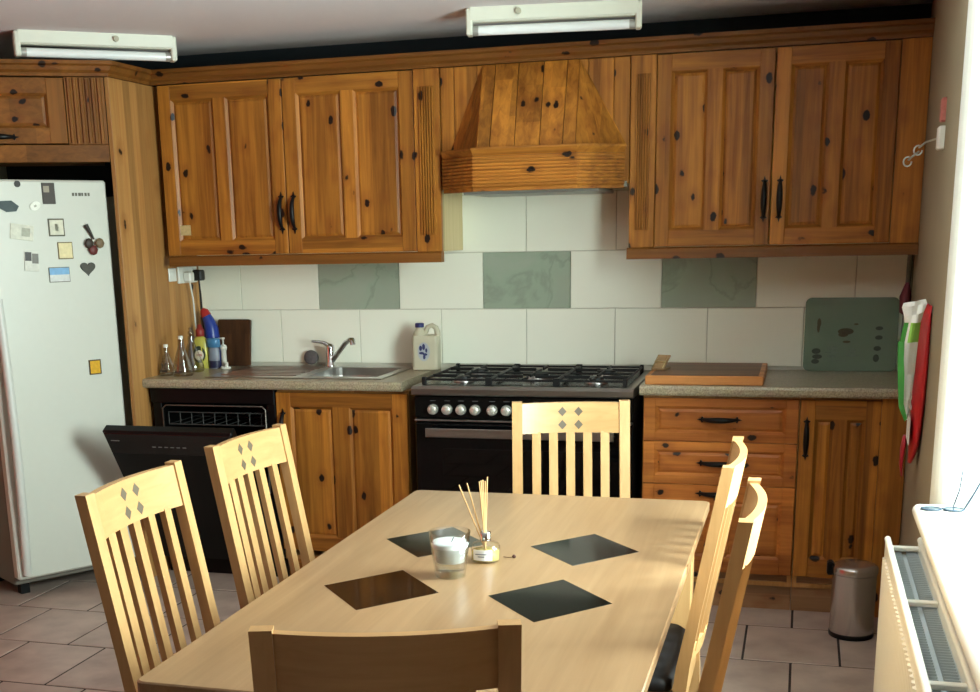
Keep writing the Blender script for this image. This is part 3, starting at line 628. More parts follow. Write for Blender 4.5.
# wooden trap / clip
tr = thing('mouse_trap', 'small wooden snap trap tilted on the end of the chopping block', 'trap', (1.335, -.34, ZW+.038))
Mt = Matrix.Translation((1.332, -.345, ZW+.062)) @ Matrix.Rotation(R(-18), 4, 'Z') @ Matrix.Rotation(R(38), 4, 'X')
b = MB(Mt); b.box(-.028, .028, -.042, .045, -.003, .003, .001); b.build('base', wood('trap_wood', 1, (190, 158, 116), (160, 126, 86), knots=False), tr)
b = MB(Mt); b.tube([(-.022, .03, .006), (-.022, -.04, .006), (.022, -.04, .006), (.022, .03, .006)], .0018, 6); b.tube([(-.025, 0, .006), (.025, 0, .006)], .004, 8); b.build('spring_wire', plain('brass_wire', (206, 190, 140), .3, .8), tr)
Mt2 = Matrix.Translation((1.332, -.372, ZW+.0405)) @ Matrix.Rotation(R(-18), 4, 'Z')
b = MB(Mt2); b.box(-.028, .028, -.022, .045, -.003, .003, .001); b.build('lower_leaf', MATS['trap_wood'], tr)
# glass worktop saver
gb = thing('glass_worktop_saver', 'greenish printed glass board leaning on the tiles in the right corner', 'glass board', (2.08, -.03, ZW))
Mg = Matrix.Translation((2.082, -.050, ZW+.001)) @ Matrix.Rotation(R(-7), 4, 'X')
b = MB(Mg); b.prism(rrect(-.186, .186, 0, .305, .025), -.003, .002, 'y'); b.build('board', board_glass, gb)
prn = plain('print_dark', (62, 70, 62), .6, noise=.3, nscale=80); prg = plain('print_grey', (104, 116, 104), .6, noise=.3, nscale=80); prb = plain('print_brown', (84, 78, 58), .6, noise=.3, nscale=80)
def oval(mb, x, z, w, h): mb.prism([(x+w*math.cos(2*math.pi*k/14), z+h*math.sin(2*math.pi*k/14)) for k in range(14)], -.0042, -.0032, 'y')
for (lst, m) in (([(-.135, .083, .018, .012), (-.13, .06, .02, .010), (-.137, .04, .016, .010)], prn), ([(-.07, .078, .03, .004), (-.07, .095, .022, .010), (-.07, .062, .022, .006), (.01, .065, .028, .004), (.01, .085, .016, .012)], prg),
                 ([(-.02, .165, .032, .014), (-.03, .152, .02, .01), (-.015, .122, .016, .005), (.02, .195, .009, .004), (-.128, .20, .008, .02), (-.13, .18, .006, .02)], prb),
                 ([(.105, .055, .012, .016), (.108, .095, .015, .010), (.112, .140, .015, .009), (.112, .178, .015, .008)], prn)):
    for q in lst: b = MB(Mg); oval(b, *q); b.build('print', m, gb)
b = MB(Mg)
for k in range(6): b.box(-.105+k*.016, -.094+k*.016, -.0042, -.0032, .040, .046)
b.build('print', prg, gb)
# milk jug
jg = thing('plastic_jug', 'white plastic jug with blue cap and oval blue logo beside the hob', 'jug', (.245, -.12, ZW))
def jug_body():
    b = MB(); Mj = Matrix.Translation((.252, -.125, ZW+.0006)) @ Matrix.Rotation(R(6), 4, 'Z')
    rings = []; prof = [(.0, .054, .042), (.004, .060, .048), (.13, .060, .048), (.155, .058, .046)]
    n = 28
    for z, w, d in prof:
        pts = rrect(-w, w, -d, d, .016, 6); rings.append([(x, y, z) for x, y in pts])
    n = len(rings[0]); v = [p for rg in rings for p in rg]
    fs = [(i*n+k, i*n+(k+1) % n, (i+1)*n+(k+1) % n, (i+1)*n+k) for i in range(len(rings)-1) for k in range(n)]+[tuple(range(n))[::-1], tuple(range((len(rings)-1)*n, len(rings)*n))]
    b.add(v, fs, 0, False, Mj)
    b.lathe([(.034, .15), (.030, .165), (.021, .178), (.018, .186), (.018, .196)], (-.030, 0, 0), 18, M=Mj)
    b.tube([(-.004, 0, .165), (.008, 0, .192), (.028, 0, .198), (.045, 0, .188), (.052, 0, .165), (.053, 0, .15)], [.012, .0115, .0115, .0125, .014, .014], 10, M=Mj)
    b.build('body', plain('jug_white', (190, 182, 156), .5), jg)
    b = MB(); b.lathe([(.0205, .190), (.0205, .206), (.018, .209), (.0001, .209)], (-.030, 0, 0), 20, M=Mj); b.build('cap', plain('cap_navy', (36, 44, 100), .4), jg)
    b = MB(Mj); ov = lambda w, h, x, z, y0: b.prism([(x+w*math.cos(2*math.pi*k/22), z+h*math.sin(2*math.pi*k/22)) for k in range(22)], y0-.0012, y0, 'y')
    ov(.028, .042, -.004, .084, -.0478); lo = b.build('logo', plain('logo_pale', (170, 172, 176), .5), jg)
    b = MB(Mj)
    for (x, z, w, h) in ((-.018, .10, .007, .012), (-.004, .106, .007, .014), (-.014, .078, .012, .006), (.002, .072, .011, .006), (-.002, .060, .006, .010), (.008, .090, .005, .010)): b.prism([(x+w*math.cos(2*math.pi*k/10), z+h*math.sin(2*math.pi*k/10)) for k in range(10)], -.0502, -.0488, 'y')
    b.build('logo_mark', plain('logo_blue', (44, 48, 92), .5), lo)
jug_body()
# dark wooden board leaning
b = MB(Matrix.Translation((-.745, -.058, ZW+.001)) @ Matrix.Rotation(R(-9), 4, 'X')); b.prism(rrect(-.085, .085, 0, .222, .008, 3), -.009, .009, 'y')
tag(b.build('chopping_board', dark_wood), 'dark wooden chopping board leaning on the tiles behind the bottles', 'chopping board')
# bottles
def bottle(name, label, cat, x, y, parts, group='bottles beside the sink'):
    t = thing(name, label, cat, (x, y, ZW), 0, group)
    for nm, prof, m, sx, sy in parts:
        MB().lathe(prof, (x, y, ZW+.0006), 22, sx=sx, sy=sy).build(nm, m, t)
    return t
t = bottle('washing_up_bottle', 'yellow washing-up liquid bottle with round label and red cap', 'bottle', -.862, -.165, [
    ('body', [(.038, 0), (.042, .004), (.042, .11), (.038, .132), (.024, .146), (.016, .152)], plain('yellow_liquid', (190, 182, 84), .25), 1.0, .62),
    ('cap', [(.018, .151), (.020, .154), (.020, .182), (.014, .188), (.010, .206), (.0001, .207)], plain('cap_red', (140, 44, 38), .4), 1, 1)])
Ml = Matrix.Translation((-.860, -.165-.0262, ZW+.068)) @ Matrix.Rotation(R(12), 4, 'Z')
def disc(M, w, h, m, nm, par, y0=-.0006, y1=.004, n=22): b = MB(M); b.prism([(w*math.cos(2*math.pi*k/n), h*math.sin(2*math.pi*k/n)) for k in range(n)], y0, y1, 'y'); return b.build(nm, m, par)
lb = disc(Ml, .030, .040, plain('label_dark', (40, 52, 40), .5), 'label', t); disc(Ml @ Matrix.Translation((0, -.0007, -.004)), .022, .024, plain('label_cream', (226, 214, 196), .5), 'label_disc', lb); 
b = MB(Ml)
for k in range(4): b.box(-.012+k*.0064, -.0075+k*.0064, -.0026, -.001, -.008, .002)
b.build('label_mark', plain('label_red', (170, 70, 60), .5), lb)
t = bottle('bleach_bottle', 'dark blue angled-neck cleaner bottle with red cap, behind the washing-up liquid', 'bottle', -.835, -.095, [
    ('body', [(.036, 0), (.038, .004), (.038, .12), (.034, .145)], plain('bleach_blue', (38, 60, 140), .3), 1, .62)])
b = MB(); b.tube([(-.835, -.095, ZW+.138), (-.836, -.095, ZW+.18), (-.848, -.095, ZW+.222), (-.860, -.095, ZW+.245)], [.036, .034, .027, .022], 16); b.build('neck', MATS['bleach_blue'], t)
b = MB(); b.tube([(-.857, -.095, ZW+.240), (-.868, -.095, ZW+.262), (-.878, -.095, ZW+.272)], [.025, .022, .012], 16); b.build('cap', plain('cap_red_bright', (170, 44, 40), .4), t)
bottle('spray_refill_bottle', 'grey bottle with wide light blue cap beside the washing-up liquid', 'bottle', -.793, -.17, [
    ('body', [(.026, 0), (.028, .004), (.028, .088), (.024, .1)], plain('grey_bottle', (134, 138, 150), .4), 1, .7),
    ('cap', [(.030, .1), (.034, .102), (.034, .138), (.030, .142), (.0001, .143)], plain('cap_light_blue', (70, 122, 164), .35), 1, .75),
    ('base_band', [(.0285, .004), (.0287, .005), (.0287, .036), (.0285, .037)], plain('band_navy', (40, 40, 66), .4), 1, .71)])
t = bottle('pump_dispenser', 'slim white pump soap dispenser in front of the dark board', 'dispenser', -.752, -.150, [
    ('body', [(.012, 0), (.013, .003), (.013, .082), (.016, .088), (.018, .098), (.014, .108), (.006, .112)], plain('pump_white', (206, 204, 194), .35), 1, 1),
    ('pump', [(.0045, .11), (.0045, .135), (.009, .136), (.009, .144), (.0001, .145)], MATS['pump_white'], 1, 1)])
b = MB(); b.tube([(-.752, -.150, ZW+.141), (-.774, -.154, ZW+.140)], .004, 8); b.build('nozzle', MATS['pump_white'], t)
b = MB(); b.lathe([(.022, 0), (.024, .002), (.024, .010), (.020, .011), (.020, .004), (.0001, .004)], (-.728, -.185, ZW+.0006), 20); b.lathe([(.007, .003), (.007, .03), (.0001, .034)], (-.722, -.185, ZW+.0006), 12)
tag(b.build('plug_dish', white_pl), 'small round white dish with a peg at the drainer corner', 'dish')
# conical glass vessels
def cone_glass(label, x, y, h, rad, stop, print_):
    t = thing('glass_decanter', label, 'decanter', (x, y, ZW), 0, 'clear glass decanters by the end panel')
    MB().lathe([(rad*.92, 0), (rad, .006), (rad*.96, .03), (rad*.30, h*.80), (rad*.26, h)], (x, y, ZW+.0006), 22).build('body', bottle_glass, t)
    if stop: MB().lathe([(.006, 0), (.013, .008), (.013, .018), (.006, .024), (.009, .034), (.0001, .042)], (x, y, ZW+.0006+h), 16).build('stopper', bottle_glass, t)
    else: MB().lathe([(.010, 0), (.011, .002), (.011, .014), (.0001, .015)], (x, y, ZW+h), 14).build('stopper', white_pl, t)
    if print_:
        b = MB(Matrix.Translation((x, y-rad*.93, ZW+.02)) @ Matrix.Rotation(R(-16), 4, 'X'))
        b.box(-.018, .018, -.002, 0, -.004, .006); b.tube([(-.012, -.001, 0), (-.004, -.001, .035)], .002, 5); b.tube([(.010, -.001, 0), (-.002, -.001, .022), (.012, -.001, .040)], .002, 5); b.tube([(-.006, -.001, .02), (-.013, -.001, .036)], .002, 5)
        b.build('print', plain('twig_print', (52, 38, 30), .6), t)
cone_glass('front conical clear glass decanter with dark twig motif on the left worktop', -.800, -.475, .165, .048, False, True)
cone_glass('conical clear glass decanter with dark twig motif, right against the end panel', -.889, -.455, .125, .036, False, True)
cone_glass('tallest clear glass decanter with ball stopper, at the back of the three', -.838, -.305, .165, .054, True, False)
# sockets
def socket(label, x, y0, y1, z, plug):
    t = thing('wall_socket', label, 'socket', (x, (y0+y1)/2, z-.04))
    b = MB(); b.box(x, x+.012, y0, y1, z-.04, z+.045, .003); b.build('plate', white_pl, t); return t
ZS = 1.352
def wsock(label, x0, x1, y=-.0085):
    t = thing('wall_socket', label, 'socket', ((x0+x1)/2, y, ZS-.04)); MB().box(x0, x1, y-.012, y, ZS-.043, ZS+.030, .003).build('plate', white_pl, t); return t
t = thing('wall_socket', 'small single white wall switch on the pine end panel', 'socket', (-.932, -.26, ZS)); MB().box(-.9318, -.924, -.305, -.235, ZS-.030, ZS+.03, .003).build('plate', white_pl, t); MB().box(-.9245, -.9215, -.285, -.258, ZS-.012, ZS+.010, .001).build('rocker', white_pl, t)
t = thing('wall_socket', 'double white wall socket at the back of the pine end panel', 'socket', (-.932, -.13, ZS)); MB().box(-.9318, -.920, -.222, -.038, ZS-.042, ZS+.034, .003).build('plate', white_pl, t)
for yy in (-.175, -.085): MB().box(-.9205, -.9175, yy-.010, yy+.010, ZS+.004, ZS+.024, .001).build('rocker', white_pl, t)
p = thing('power_plug', 'black power plug with dark cable in the double socket', 'plug', (-.90, -.07, ZS)); MB().box(-.9195, -.872, -.098, -.050, ZS-.034, ZS+.016, .006).build('plug_body', plain('plug_black', (34, 32, 30), .5), p)
MB().tube([(-.895, -.075, ZS-.03), (-.893, -.07, ZS-.10), (-.896, -.06, ZS-.2), (-.90, -.05, ZS-.32), (-.90, -.05, ZW+.01)], .004, 8).build('cable', MATS['plug_black'], p)
p = thing('power_plug', 'white power plug with white cable in the double socket', 'plug', (-.90, -.16, ZS)); MB().box(-.9195, -.882, -.185, -.140, ZS-.036, ZS+.010, .006).build('plug_body', white_pl, p)
MB().tube([(-.90, -.16, ZS-.032), (-.898, -.14, ZS-.12), (-.905, -.12, ZS-.25), (-.908, -.10, ZS-.36), (-.908, -.09, ZW+.01)], .004, 8).build('cable', white_pl, p)

# ================================================================== right wall things
b = MB(); b.cyl((2.288, -.022, .912), (2.296, -.022, 1.40), .011, seg=10); tag(b.build('corner_pipe', plain('pipe_grey', (120, 128, 118), .5)), 'thin painted pipe rising in the right tiled corner', 'pipe')
# hook rail
hr = thing('hook_rail', 'white wall block with wire hooks high on the right wall', 'hook', (2.25, -1.45, 1.70))
OX, OY = .005, -.32
b = MB(); b.box(2.233+OX, 2.256+OX, -1.16+OY, -1.10+OY, 1.716, 1.782, .004); b.build('block', white_pl, hr)
b = MB(); pts = [(2.236+OX, -1.10+OY, 1.75), (2.21+OX, -1.04+OY, 1.744), (2.195+OX, -1.0+OY, 1.732)]
b.tube(pts, .003, 6)
for (cx_, cy_, cz_) in ((2.193+OX, -1.0+OY, 1.724), (2.170+OX, -.93+OY, 1.695)): b.tube([(cx_+.012*math.cos(a), cy_+.004, cz_+.014*math.sin(a)) for a in [R(60+k*30) for k in range(11)]], .0028, 6)
b.tube([(2.195+OX, -1.0+OY, 1.72), (2.18+OX, -.96+OY, 1.708), (2.172+OX, -.93+OY, 1.70)], .003, 6)
b.build('wire_hooks', plain('wire_pale', (200, 204, 194), .3, .6), hr)
b = MB(); b.box(2.238+OX, 2.256+OX, -1.135+OY, -1.09+OY, 1.795, 1.862, .004); tag(b.build('wall_tag', plain('tag_pink', (186, 110, 100), .6, noise=.3, nscale=60)), 'small pink tag on the right wall above the hooks', 'tag')
# red bag
rb = thing('plastic_bag', 'long flat red plastic bag with white print hanging on the right wall', 'bag', (2.24, -1.4, .72))
def bagmesh(label, parent, name, prof, x0, y0, th, mat, dx=0):
    """profile list (z, halfdepth_along_y, offset) forming flat pillow against wall plane"""
    b = MB(); n = 14; rings = []
    for (z, hw, cy, xo, t_) in prof:
        ring = []
        for k in range(n):
            a = 2*math.pi*k/n; ring.append((x0+xo+t_*math.sin(a), y0+cy+hw*math.cos(a), z))
        rings.append(ring)
    v = [p for rg in rings for p in rg]; fs = [(i*n+k, i*n+(k+1) % n, (i+1)*n+(k+1) % n, (i+1)*n+k) for i in range(len(rings)-1) for k in range(n)]+[tuple(range(n))[::-1], tuple(range((len(rings)-1)*n, len(rings)*n))]
    b.add(v, fs, 0, True); return b.build(name, mat, parent)
red_p = plain('bag_red', (206, 34, 44), .35)
bagmesh(None, rb, 'sheet', [(1.268, .13, 0, 0, .004), (1.24, .14, 0, -.004, .010), (1.1, .145, 0, -.006, .016), (.95, .14, .01, -.008, .016), (.84, .10, .03, -.010, .014), (.79, .05, .05, -.012, .010), (.765, .02, .06, -.016, .006)], 2.252, -1.4, .01, red_p)
bagmesh(None, rb, 'tail', [(.84, .03, .12, -.03, .006), (.80, .034, .12, -.034, .008), (.75, .028, .11, -.037, .006), (.712, .008, .10, -.034, .003)], 2.252, -1.4, .01, plain('bag_red_dark', (186, 40, 58), .35))
Mb = Matrix.Translation((2.2255, -1.40, 1.0)) @ Matrix.Rotation(R(-92), 4, 'Z')
pwm = plain('print_white', (236, 232, 226), .5)
for (x0, x1, z0, z1) in ((-.10, .08, .120, .130), (-.02, .02, .085, .1195), (-.10, .08, .050, .074), (-.05, .03, .02, .036), (-.08, .04, -.02, -.008), (-.10, .06, -.05, -.036), (-.10, .06, -.16, -.075)): MB(Mb).box(x0, x1, -.0055, -.003, z0, z1).build('white_print', pwm, rb)
# green and white packet
gp = thing('paper_packet', 'green and white crumpled packet hung in front of the red bag', 'packet', (2.20, -1.6, .94))
def packet():
    rows = [(1.275, 2.172, 2.236), (1.262, 2.168, 2.240), (1.235, 2.176, 2.232), (1.21, 2.178, 2.226), (1.15, 2.168, 2.222), (1.05, 2.172, 2.218), (.97, 2.180, 2.214), (.925, 2.190, 2.210), (.905, 2.197, 2.206)]
    b = MB(); n = 9; T_ = .022
    for si, sg in enumerate((-1, 1)):
        v = []
        for i, (z, xa, xb) in enumerate(rows):
            for k in range(n):
                t = k/(n-1); bul = math.sin(math.pi*t)*math.sin(math.pi*min(1, (i+.3)/(len(rows)-.4)))
                v.append((1.884+(.012+xa+(xb-xa)*t-1.884)*.944, -1.59+sg*(T_*bul+.002)+.006*math.sin(9*t+i*1.7), 1.51+((z+.012*(t-.5) if i < 3 else z)-1.51)*.944))
        fs = [(i*n+k, i*n+k+1, (i+1)*n+k+1, (i+1)*n+k) for i in range(len(rows)-1) for k in range(n-1)]
        for q, fa in enumerate(fs):
            i, k = divmod(q, n-1)
            mi = 0 if (i < 3) else (1 if k < 2 and i >= 3 else (2 if i == 3 and k > 2 else 0))
            b.add([v[j] for j in fa], [(0, 1, 2, 3)], mi, True)
    b.build('sleeve', [plain('packet_white', (232, 232, 226), .5), plain('packet_green', (62, 150, 60), .45), plain('packet_lime', (150, 206, 90), .45)], gp)
    b = MB(); b.prism([(1.884+(x_-1.872)*.944, 1.51+(z_-1.51)*.944) for x_, z_ in ((2.160, 1.155), (2.176, 1.15), (2.186, 1.05), (2.190, .96), (2.203, .915), (2.196, .905), (2.176, .95), (2.168, 1.03))], -1.625, -1.618, 'y'); b.build('green_flap', MATS['packet_green'], gp)
packet()
# dark red bottle in corner behind
b = MB(); b.lathe([(.028, 0), (.030, .004), (.030, .06), (.018, .085), (.012, .10)], (2.262, -.20, 1.16), 16); 
dk = thing('hanging_pouch', 'dark red pouch on the right wall behind the green packet', 'pouch', (2.27, -.2, 1.16))
bagmesh(None, dk, 'pouch', [(1.16, .02, 0, 0, .010), (1.17, .035, 0, -.004, .020), (1.23, .035, 0, -.004, .022), (1.27, .02, 0, 0, .012), (1.285, .008, 0, 0, .006)], 2.272, -.28, .01, plain('pouch_maroon', (92, 24, 34), .6))
# radiator
rd = thing('radiator', 'white double panel radiator below the window', 'radiator', (2.17, -2.9, .1))
ry0, ry1 = -3.70, -2.085; rz0, rz1 = .13, .695
def rpanel(xf, sg):
    b = MB(); nr = 48; p = (ry1-ry0-.06)/nr
    b.box(xf-.004, xf+.008, ry0, ry1, rz0, rz1-.004, .003); b.cyl((xf+.002, ry0, rz1-.004), (xf+.002, ry1, rz1-.004), .0085, seg=10)
    for k in range(nr):
        y = ry0+.03+k*p; b.prism([(xf+(.008 if sg > 0 else -.004), y+p*.15), (xf+(.008 if sg > 0 else -.004), y+p*.85), (xf+(.008 if sg > 0 else -.004)+sg*.007, y+p*.65), (xf+(.008 if sg > 0 else -.004)+sg*.007, y+p*.35)], rz0+.04, rz1-.045, 'z')
    return b.build('panel', white_paint, rd)
rpanel(2.13, -1); rpanel(2.212, 1)
b = MB(); k = ry0+.03
while k < ry1-.02: b.box(2.140, 2.166, k, k+.002, rz0+.05, rz1-.03); b.box(2.178, 2.206, k+.006, k+.008, rz0+.05, rz1-.03); k += .0165
b.box(2.139, 2.1405, ry0+.02, ry1-.02, rz0+.05, rz1-.03); b.box(2.2055, 2.207, ry0+.02, ry1-.02, rz0+.05, rz1-.03); b.box(2.166, 2.178, ry0+.02, ry1-.02, rz0+.04, rz1-.04)
fo = b.build('convector_fins', plain('fin_blue_grey', (196, 206, 212), .5), rd); fo['kind'] = 'stuff'
for yy in (-2.12, -2.62, -3.15, -3.65): MB().box(2.136, 2.212, yy-.010, yy+.010, rz1-.026, rz1-.014, .002).build('top_bracket', white_paint, rd)
for yy in (-2.3, -2.95): MB().box(2.22, 2.32, yy-.02, yy+.02, rz0+.1, rz1-.08).build('wall_bracket', white_paint, rd)
MB().cyl((2.17, -2.105, 0), (2.17, -2.105, rz0+.03), .0075, seg=10).build('supply_pipe', white_paint, rd)
MB().cyl((2.17, -3.67, 0), (2.17, -3.67, rz0+.03), .0075, seg=10).build('supply_pipe', white_paint, rd)
# spectacles on sill
sp = thing('spectacles', 'pair of dark-framed spectacles lying open on the window sill', 'spectacles', (2.25, -2.24, .80))
blk = plain('frame_blue_black', (30, 48, 66), .3)
for k, xx in enumerate((2.222, 2.276)):
    b = MB(); b.tube([(xx+.024*math.cos(a), -2.20+.020*math.sin(a), .804) for a in [2*math.pi*q/16 for q in range(17)]], .0022, 6); b.build('rim', blk, sp)
    MB().prism([(xx+.023*math.cos(2*math.pi*q/16), -2.20+.019*math.sin(2*math.pi*q/16)) for q in range(16)], .8032, .8046).build('lens', plain('lens_smoke', (70, 84, 92), .1), sp)
MB().tube([(2.246, -2.20, .805), (2.252, -2.20, .805)], .002, 6).build('bridge', blk, sp)
MB().tube([(2.30, -2.20, .805), (2.322, -2.20, .85), (2.345, -2.20, .905)], .0024, 6).build('temple', blk, sp)
MB().tube([(2.276, -2.18, .805), (2.288, -2.18, .85), (2.292, -2.18, .90)], .0018, 6).build('temple', blk, sp)
# pedal bin
bn = thing('pedal_bin', 'small stainless steel pedal bin on the floor by the base cabinet', 'bin', (2.118, -.815, 0)); bc = (2.118, -.815, 0)
MB().lathe([(.080, 0.001), (.082, .004), (.082, .018), (.080, .02)], bc, 32).build('base_ring', black_plastic, bn)
MB().lathe([(.080, .02), (.080, .245)], bc, 40).build('body', plain('bin_steel', (196, 190, 186), .24, .9, noise=.03), bn)
MB().lathe([(.0835, .248), (.0835, .268), (.080, .275), (.055, .284), (.0001, .288)], bc, 40).build('lid', MATS['bin_steel'], bn)
MB().box(2.018, 2.042, -.835, -.785, .235, .285, .006).build('hinge', black_plastic, bn)

# ================================================================== ceiling lights
def tube_light(label, c, yaw, L_, sx_=-.08):
    t = thing('fluorescent_light', label, 'ceiling light', (c[0], c[1], H), yaw, 'fluorescent tube lights on the ceiling')
    MB().prism([(-.034, 0), (-.030, -.046), (-.020, -.052), (.020, -.052), (.030, -.046), (.034, 0)], -L_/2, L_/2, 'x').build('batten', batten_m, t, False)
    for sg in (-1, 1): MB().box(sg*(L_/2+.004)-.012, sg*(L_/2+.004)+.012, -.030, .030, -.098, -.002, .005).build('end_cap', batten_m, t, False)
    MB().cyl((-L_/2+.006, 0, -.080), (L_/2-.006, 0, -.080), .018, seg=16).build('tube', tube_m, t, False)
    for sg in (-1, 1): MB().cyl((sg*(L_/2-.03), 0, -.080), (sg*(L_/2-.008), 0, -.080), .0187, seg=16).build('tube_end', plain('tube_end_grey', (176, 174, 168), .35, .5), t, False)
    MB().cyl((sx_, -.030, -.022), (sx_, -.048, -.022), .011, seg=14).build('starter', plain('starter_grey', (176, 172, 150), .5), t, False)
    return t
tube_light('unlit white fluorescent tube light nearest the refrigerator housing', (-.965, -.70), R(40), .62, .075)
tube_light('unlit white fluorescent tube light above the cooker hood', (.925, -.575), R(9), .63, -.13)

# ================================================================== table
tb = thing('dining_table', 'light beech dining table with four black diamond inlays', 'table', (1.215, -2.8, 0))
X0, X1, Y0, Y1 = .773, 1.656, -3.650, -1.966
b = MB(); poly = rrect(X0, X1, Y0, Y1, .018, 4); n = len(poly); inn = [(x+(.003 if x < 1.2 else -.003), y+(.003 if y < -2.8 else -.003)) for x, y in poly]
v = [(x, y, .728) for x, y in poly]+[(x, y, .747) for x, y in poly]+[(x, y, .75) for x, y in inn]
b.add(v, [tuple(range(n))[::-1], tuple(range(2*n, 3*n))]+[(i, (i+1) % n, n+(i+1) % n, n+i) for i in range(n)]+[(n+i, n+(i+1) % n, 2*n+(i+1) % n, 2*n+i) for i in range(n)]); b.build('table_top', beech_top, tb)
for cx_ in (1.018, 1.397):
    for cy_ in (-2.576, -3.010):
        MB().prism([(cx_-.134, cy_), (cx_, cy_-.158), (cx_+.134, cy_), (cx_, cy_+.158)], .7485, .7506).build('inlay', inlay_black, tb)['label'] = 'black glossy diamond inlay'
for x in (X0+.035, X1-.095):
    for y in (Y0+.06, Y1-.12): MB().box(x, x+.06, y, y+.06, 0, .728, .004).build('leg', beech, tb)
for x in (X0+.05, X1-.07): MB().box(x, x+.02, Y0+.12, Y1-.12, .645, .728).build('apron', beech_h, tb)
for y in (Y0+.075, Y1-.095): MB().box(X0+.095, X1-.095, y, y+.02, .645, .728).build('apron', beech_h, tb)

# ------------------------------------------------------------------ chairs
def chair(label, loc, rz, w=.41, h=.985, nslat=5):
    t = thing('dining_chair', label, 'chair', (loc[0], loc[1], 0), rz, 'beech dining chairs round the table')
    yb = lambda z: -.205-.098*max(0, (z-.45)/(.985-.45))**1.0 if z > .45 else -.205-.03*((.45-z)/.45)**1.5
    zs = [0, .2, .42, .5, .62, .74, .86, h]
    pw, pd = .034, .030
    for sg in (-1, 1):
        b = MB(); xc = sg*(w/2-pw/2); v = []
        for z in zs:
            y = yb(z); d = pd*(1.05 if .35 < z < .6 else .9)
            v += [(xc-pw/2, y-d/2, z), (xc+pw/2, y-d/2, z), (xc+pw/2, y+d/2, z), (xc-pw/2, y+d/2, z)]
        k = len(zs); fs = [(0, 3, 2, 1), tuple(range(4*k-4, 4*k))]
        for i in range(k-1): fs += [(4*i+j, 4*i+(j+1) % 4, 4*i+4+(j+1) % 4, 4*i+4+j) for j in range(4)]
        b.add(v, fs); b.build('rear_post', beech, t, False)
        MB().box(xc-pw/2, xc+pw/2, .175, .209, 0, .435, .003).build('leg', beech, t, False)
        MB().box(xc-.011, xc+.011, yb(.4), .19, .375, .432).build('side_rail', beech, t, False)
    iw = w/2-pw; bow = lambda x: -.024*(1-(x/iw)**2)
    def rail(z0, z1, n=24, th=.018, name='top_rail'):
        b = MB(); v = []
        for k in range(n+1):
            x = -iw+2*iw*k/n
            for (z, dy) in ((z0, th/2), (z1, th/2), (z1, -th/2), (z0, -th/2)): v.append((x, yb(z)+bow(x)+dy, z))
        fs = [(0, 1, 2, 3), tuple(range(4*n+3, 4*n-1, -1))]
        for i in range(n): fs += [(4*i+j, 4*i+4+j, 4*i+4+(j+1) % 4, 4*i+(j+1) % 4) for j in range(4)]
        b.add(v, fs); return b.build(name, beech_h, t, False)
    tr_ = rail(h-.105, h-.006); rail(.50, .545, name='lower_rail')
    for ix in (-.027, .027):
        for iz in (h-.036, h-.079):
            b = MB(); s_ = .0145; q = []
            for (dx, dz) in ((-s_, 0), (0, -s_*1.1), (s_, 0), (0, s_*1.1)):
                q.append((ix+dx, iz+dz))
            v = [(x, yb(z)+bow(x)+.0096, z) for x, z in q]+[(x, yb(z)+bow(x)+.006, z) for x, z in q]
            b.add(v, [(0, 1, 2, 3), (7, 6, 5, 4)]+[(i, (i+1) % 4, 4+(i+1) % 4, 4+i) for i in range(4)]); b.build('inlay', inlay_grey, tr_, False)
    for k in range(nslat):
        x = (k-(nslat-1)/2)*(2*iw/(nslat+.65)); b = MB(); v = []
        for z in (.52, .65, .78, h-.10):
            for (dx, dy) in ((-.0145, -.008), (.0145, -.008), (.0145, .008), (-.0145, .008)): v.append((x+dx, yb(z)+bow(x)+dy, z))
        fs = [(0, 3, 2, 1), (12, 13, 14, 15)]
        for i in range(3): fs += [(4*i+j, 4*i+(j+1) % 4, 4*i+4+(j+1) % 4, 4*i+4+j) for j in range(4)]
        b.add(v, fs); b.build('slat', beech, t, False)
    MB().box(-iw, iw, -.215, -.195, .375, .432).build('back_rail', beech_h, t, False)
    MB().box(-iw, iw, .18, .20, .375, .432).build('front_rail', beech_h, t, False)
    b = MB(); sp_ = rrect(-w/2+.004, w/2-.004, -.188, .222, .03, 4); m_ = len(sp_); ins = [(x*.93, (y-.017)*.93+.017) for x, y in sp_]
    v = [(x, y, .434) for x, y in sp_]+[(x, y, .458) for x, y in sp_]+[(x, y, .472) for x, y in ins]
    b.add(v, [tuple(range(m_))[::-1], tuple(range(2*m_, 3*m_))]+[(i, (i+1) % m_, m_+(i+1) % m_, m_+i) for i in range(m_)]+[(m_+i, m_+(i+1) % m_, 2*m_+(i+1) % m_, 2*m_+i) for i in range(m_)], 0, True)
    b.build('seat_pad', seat_m, t, False)['label'] = 'black padded seat'
    return t
chair('beech slat-back chair on the left of the table, nearest the camera', (.728, -3.02), R(-90), .425)
chair('beech slat-back chair on the left of the table, in front of the dishwasher', (.735, -2.44), R(-94), .41)
chair('beech slat-back chair at the far end of the table, against the cooker', (1.157+.07, -1.455-.29), R(180+13.5), .39, .96)
chair('beech chair seen from behind at the near end of the table', (1.322-.085, -3.85+.28), R(17), .395, .96)
chair('beech chair on the right of the table, nearer the drawers', (1.438, -2.465), R(90), .44)
chair('beech chair on the right of the table, nearest the camera and radiator', (1.50, -3.0), R(90), .425)

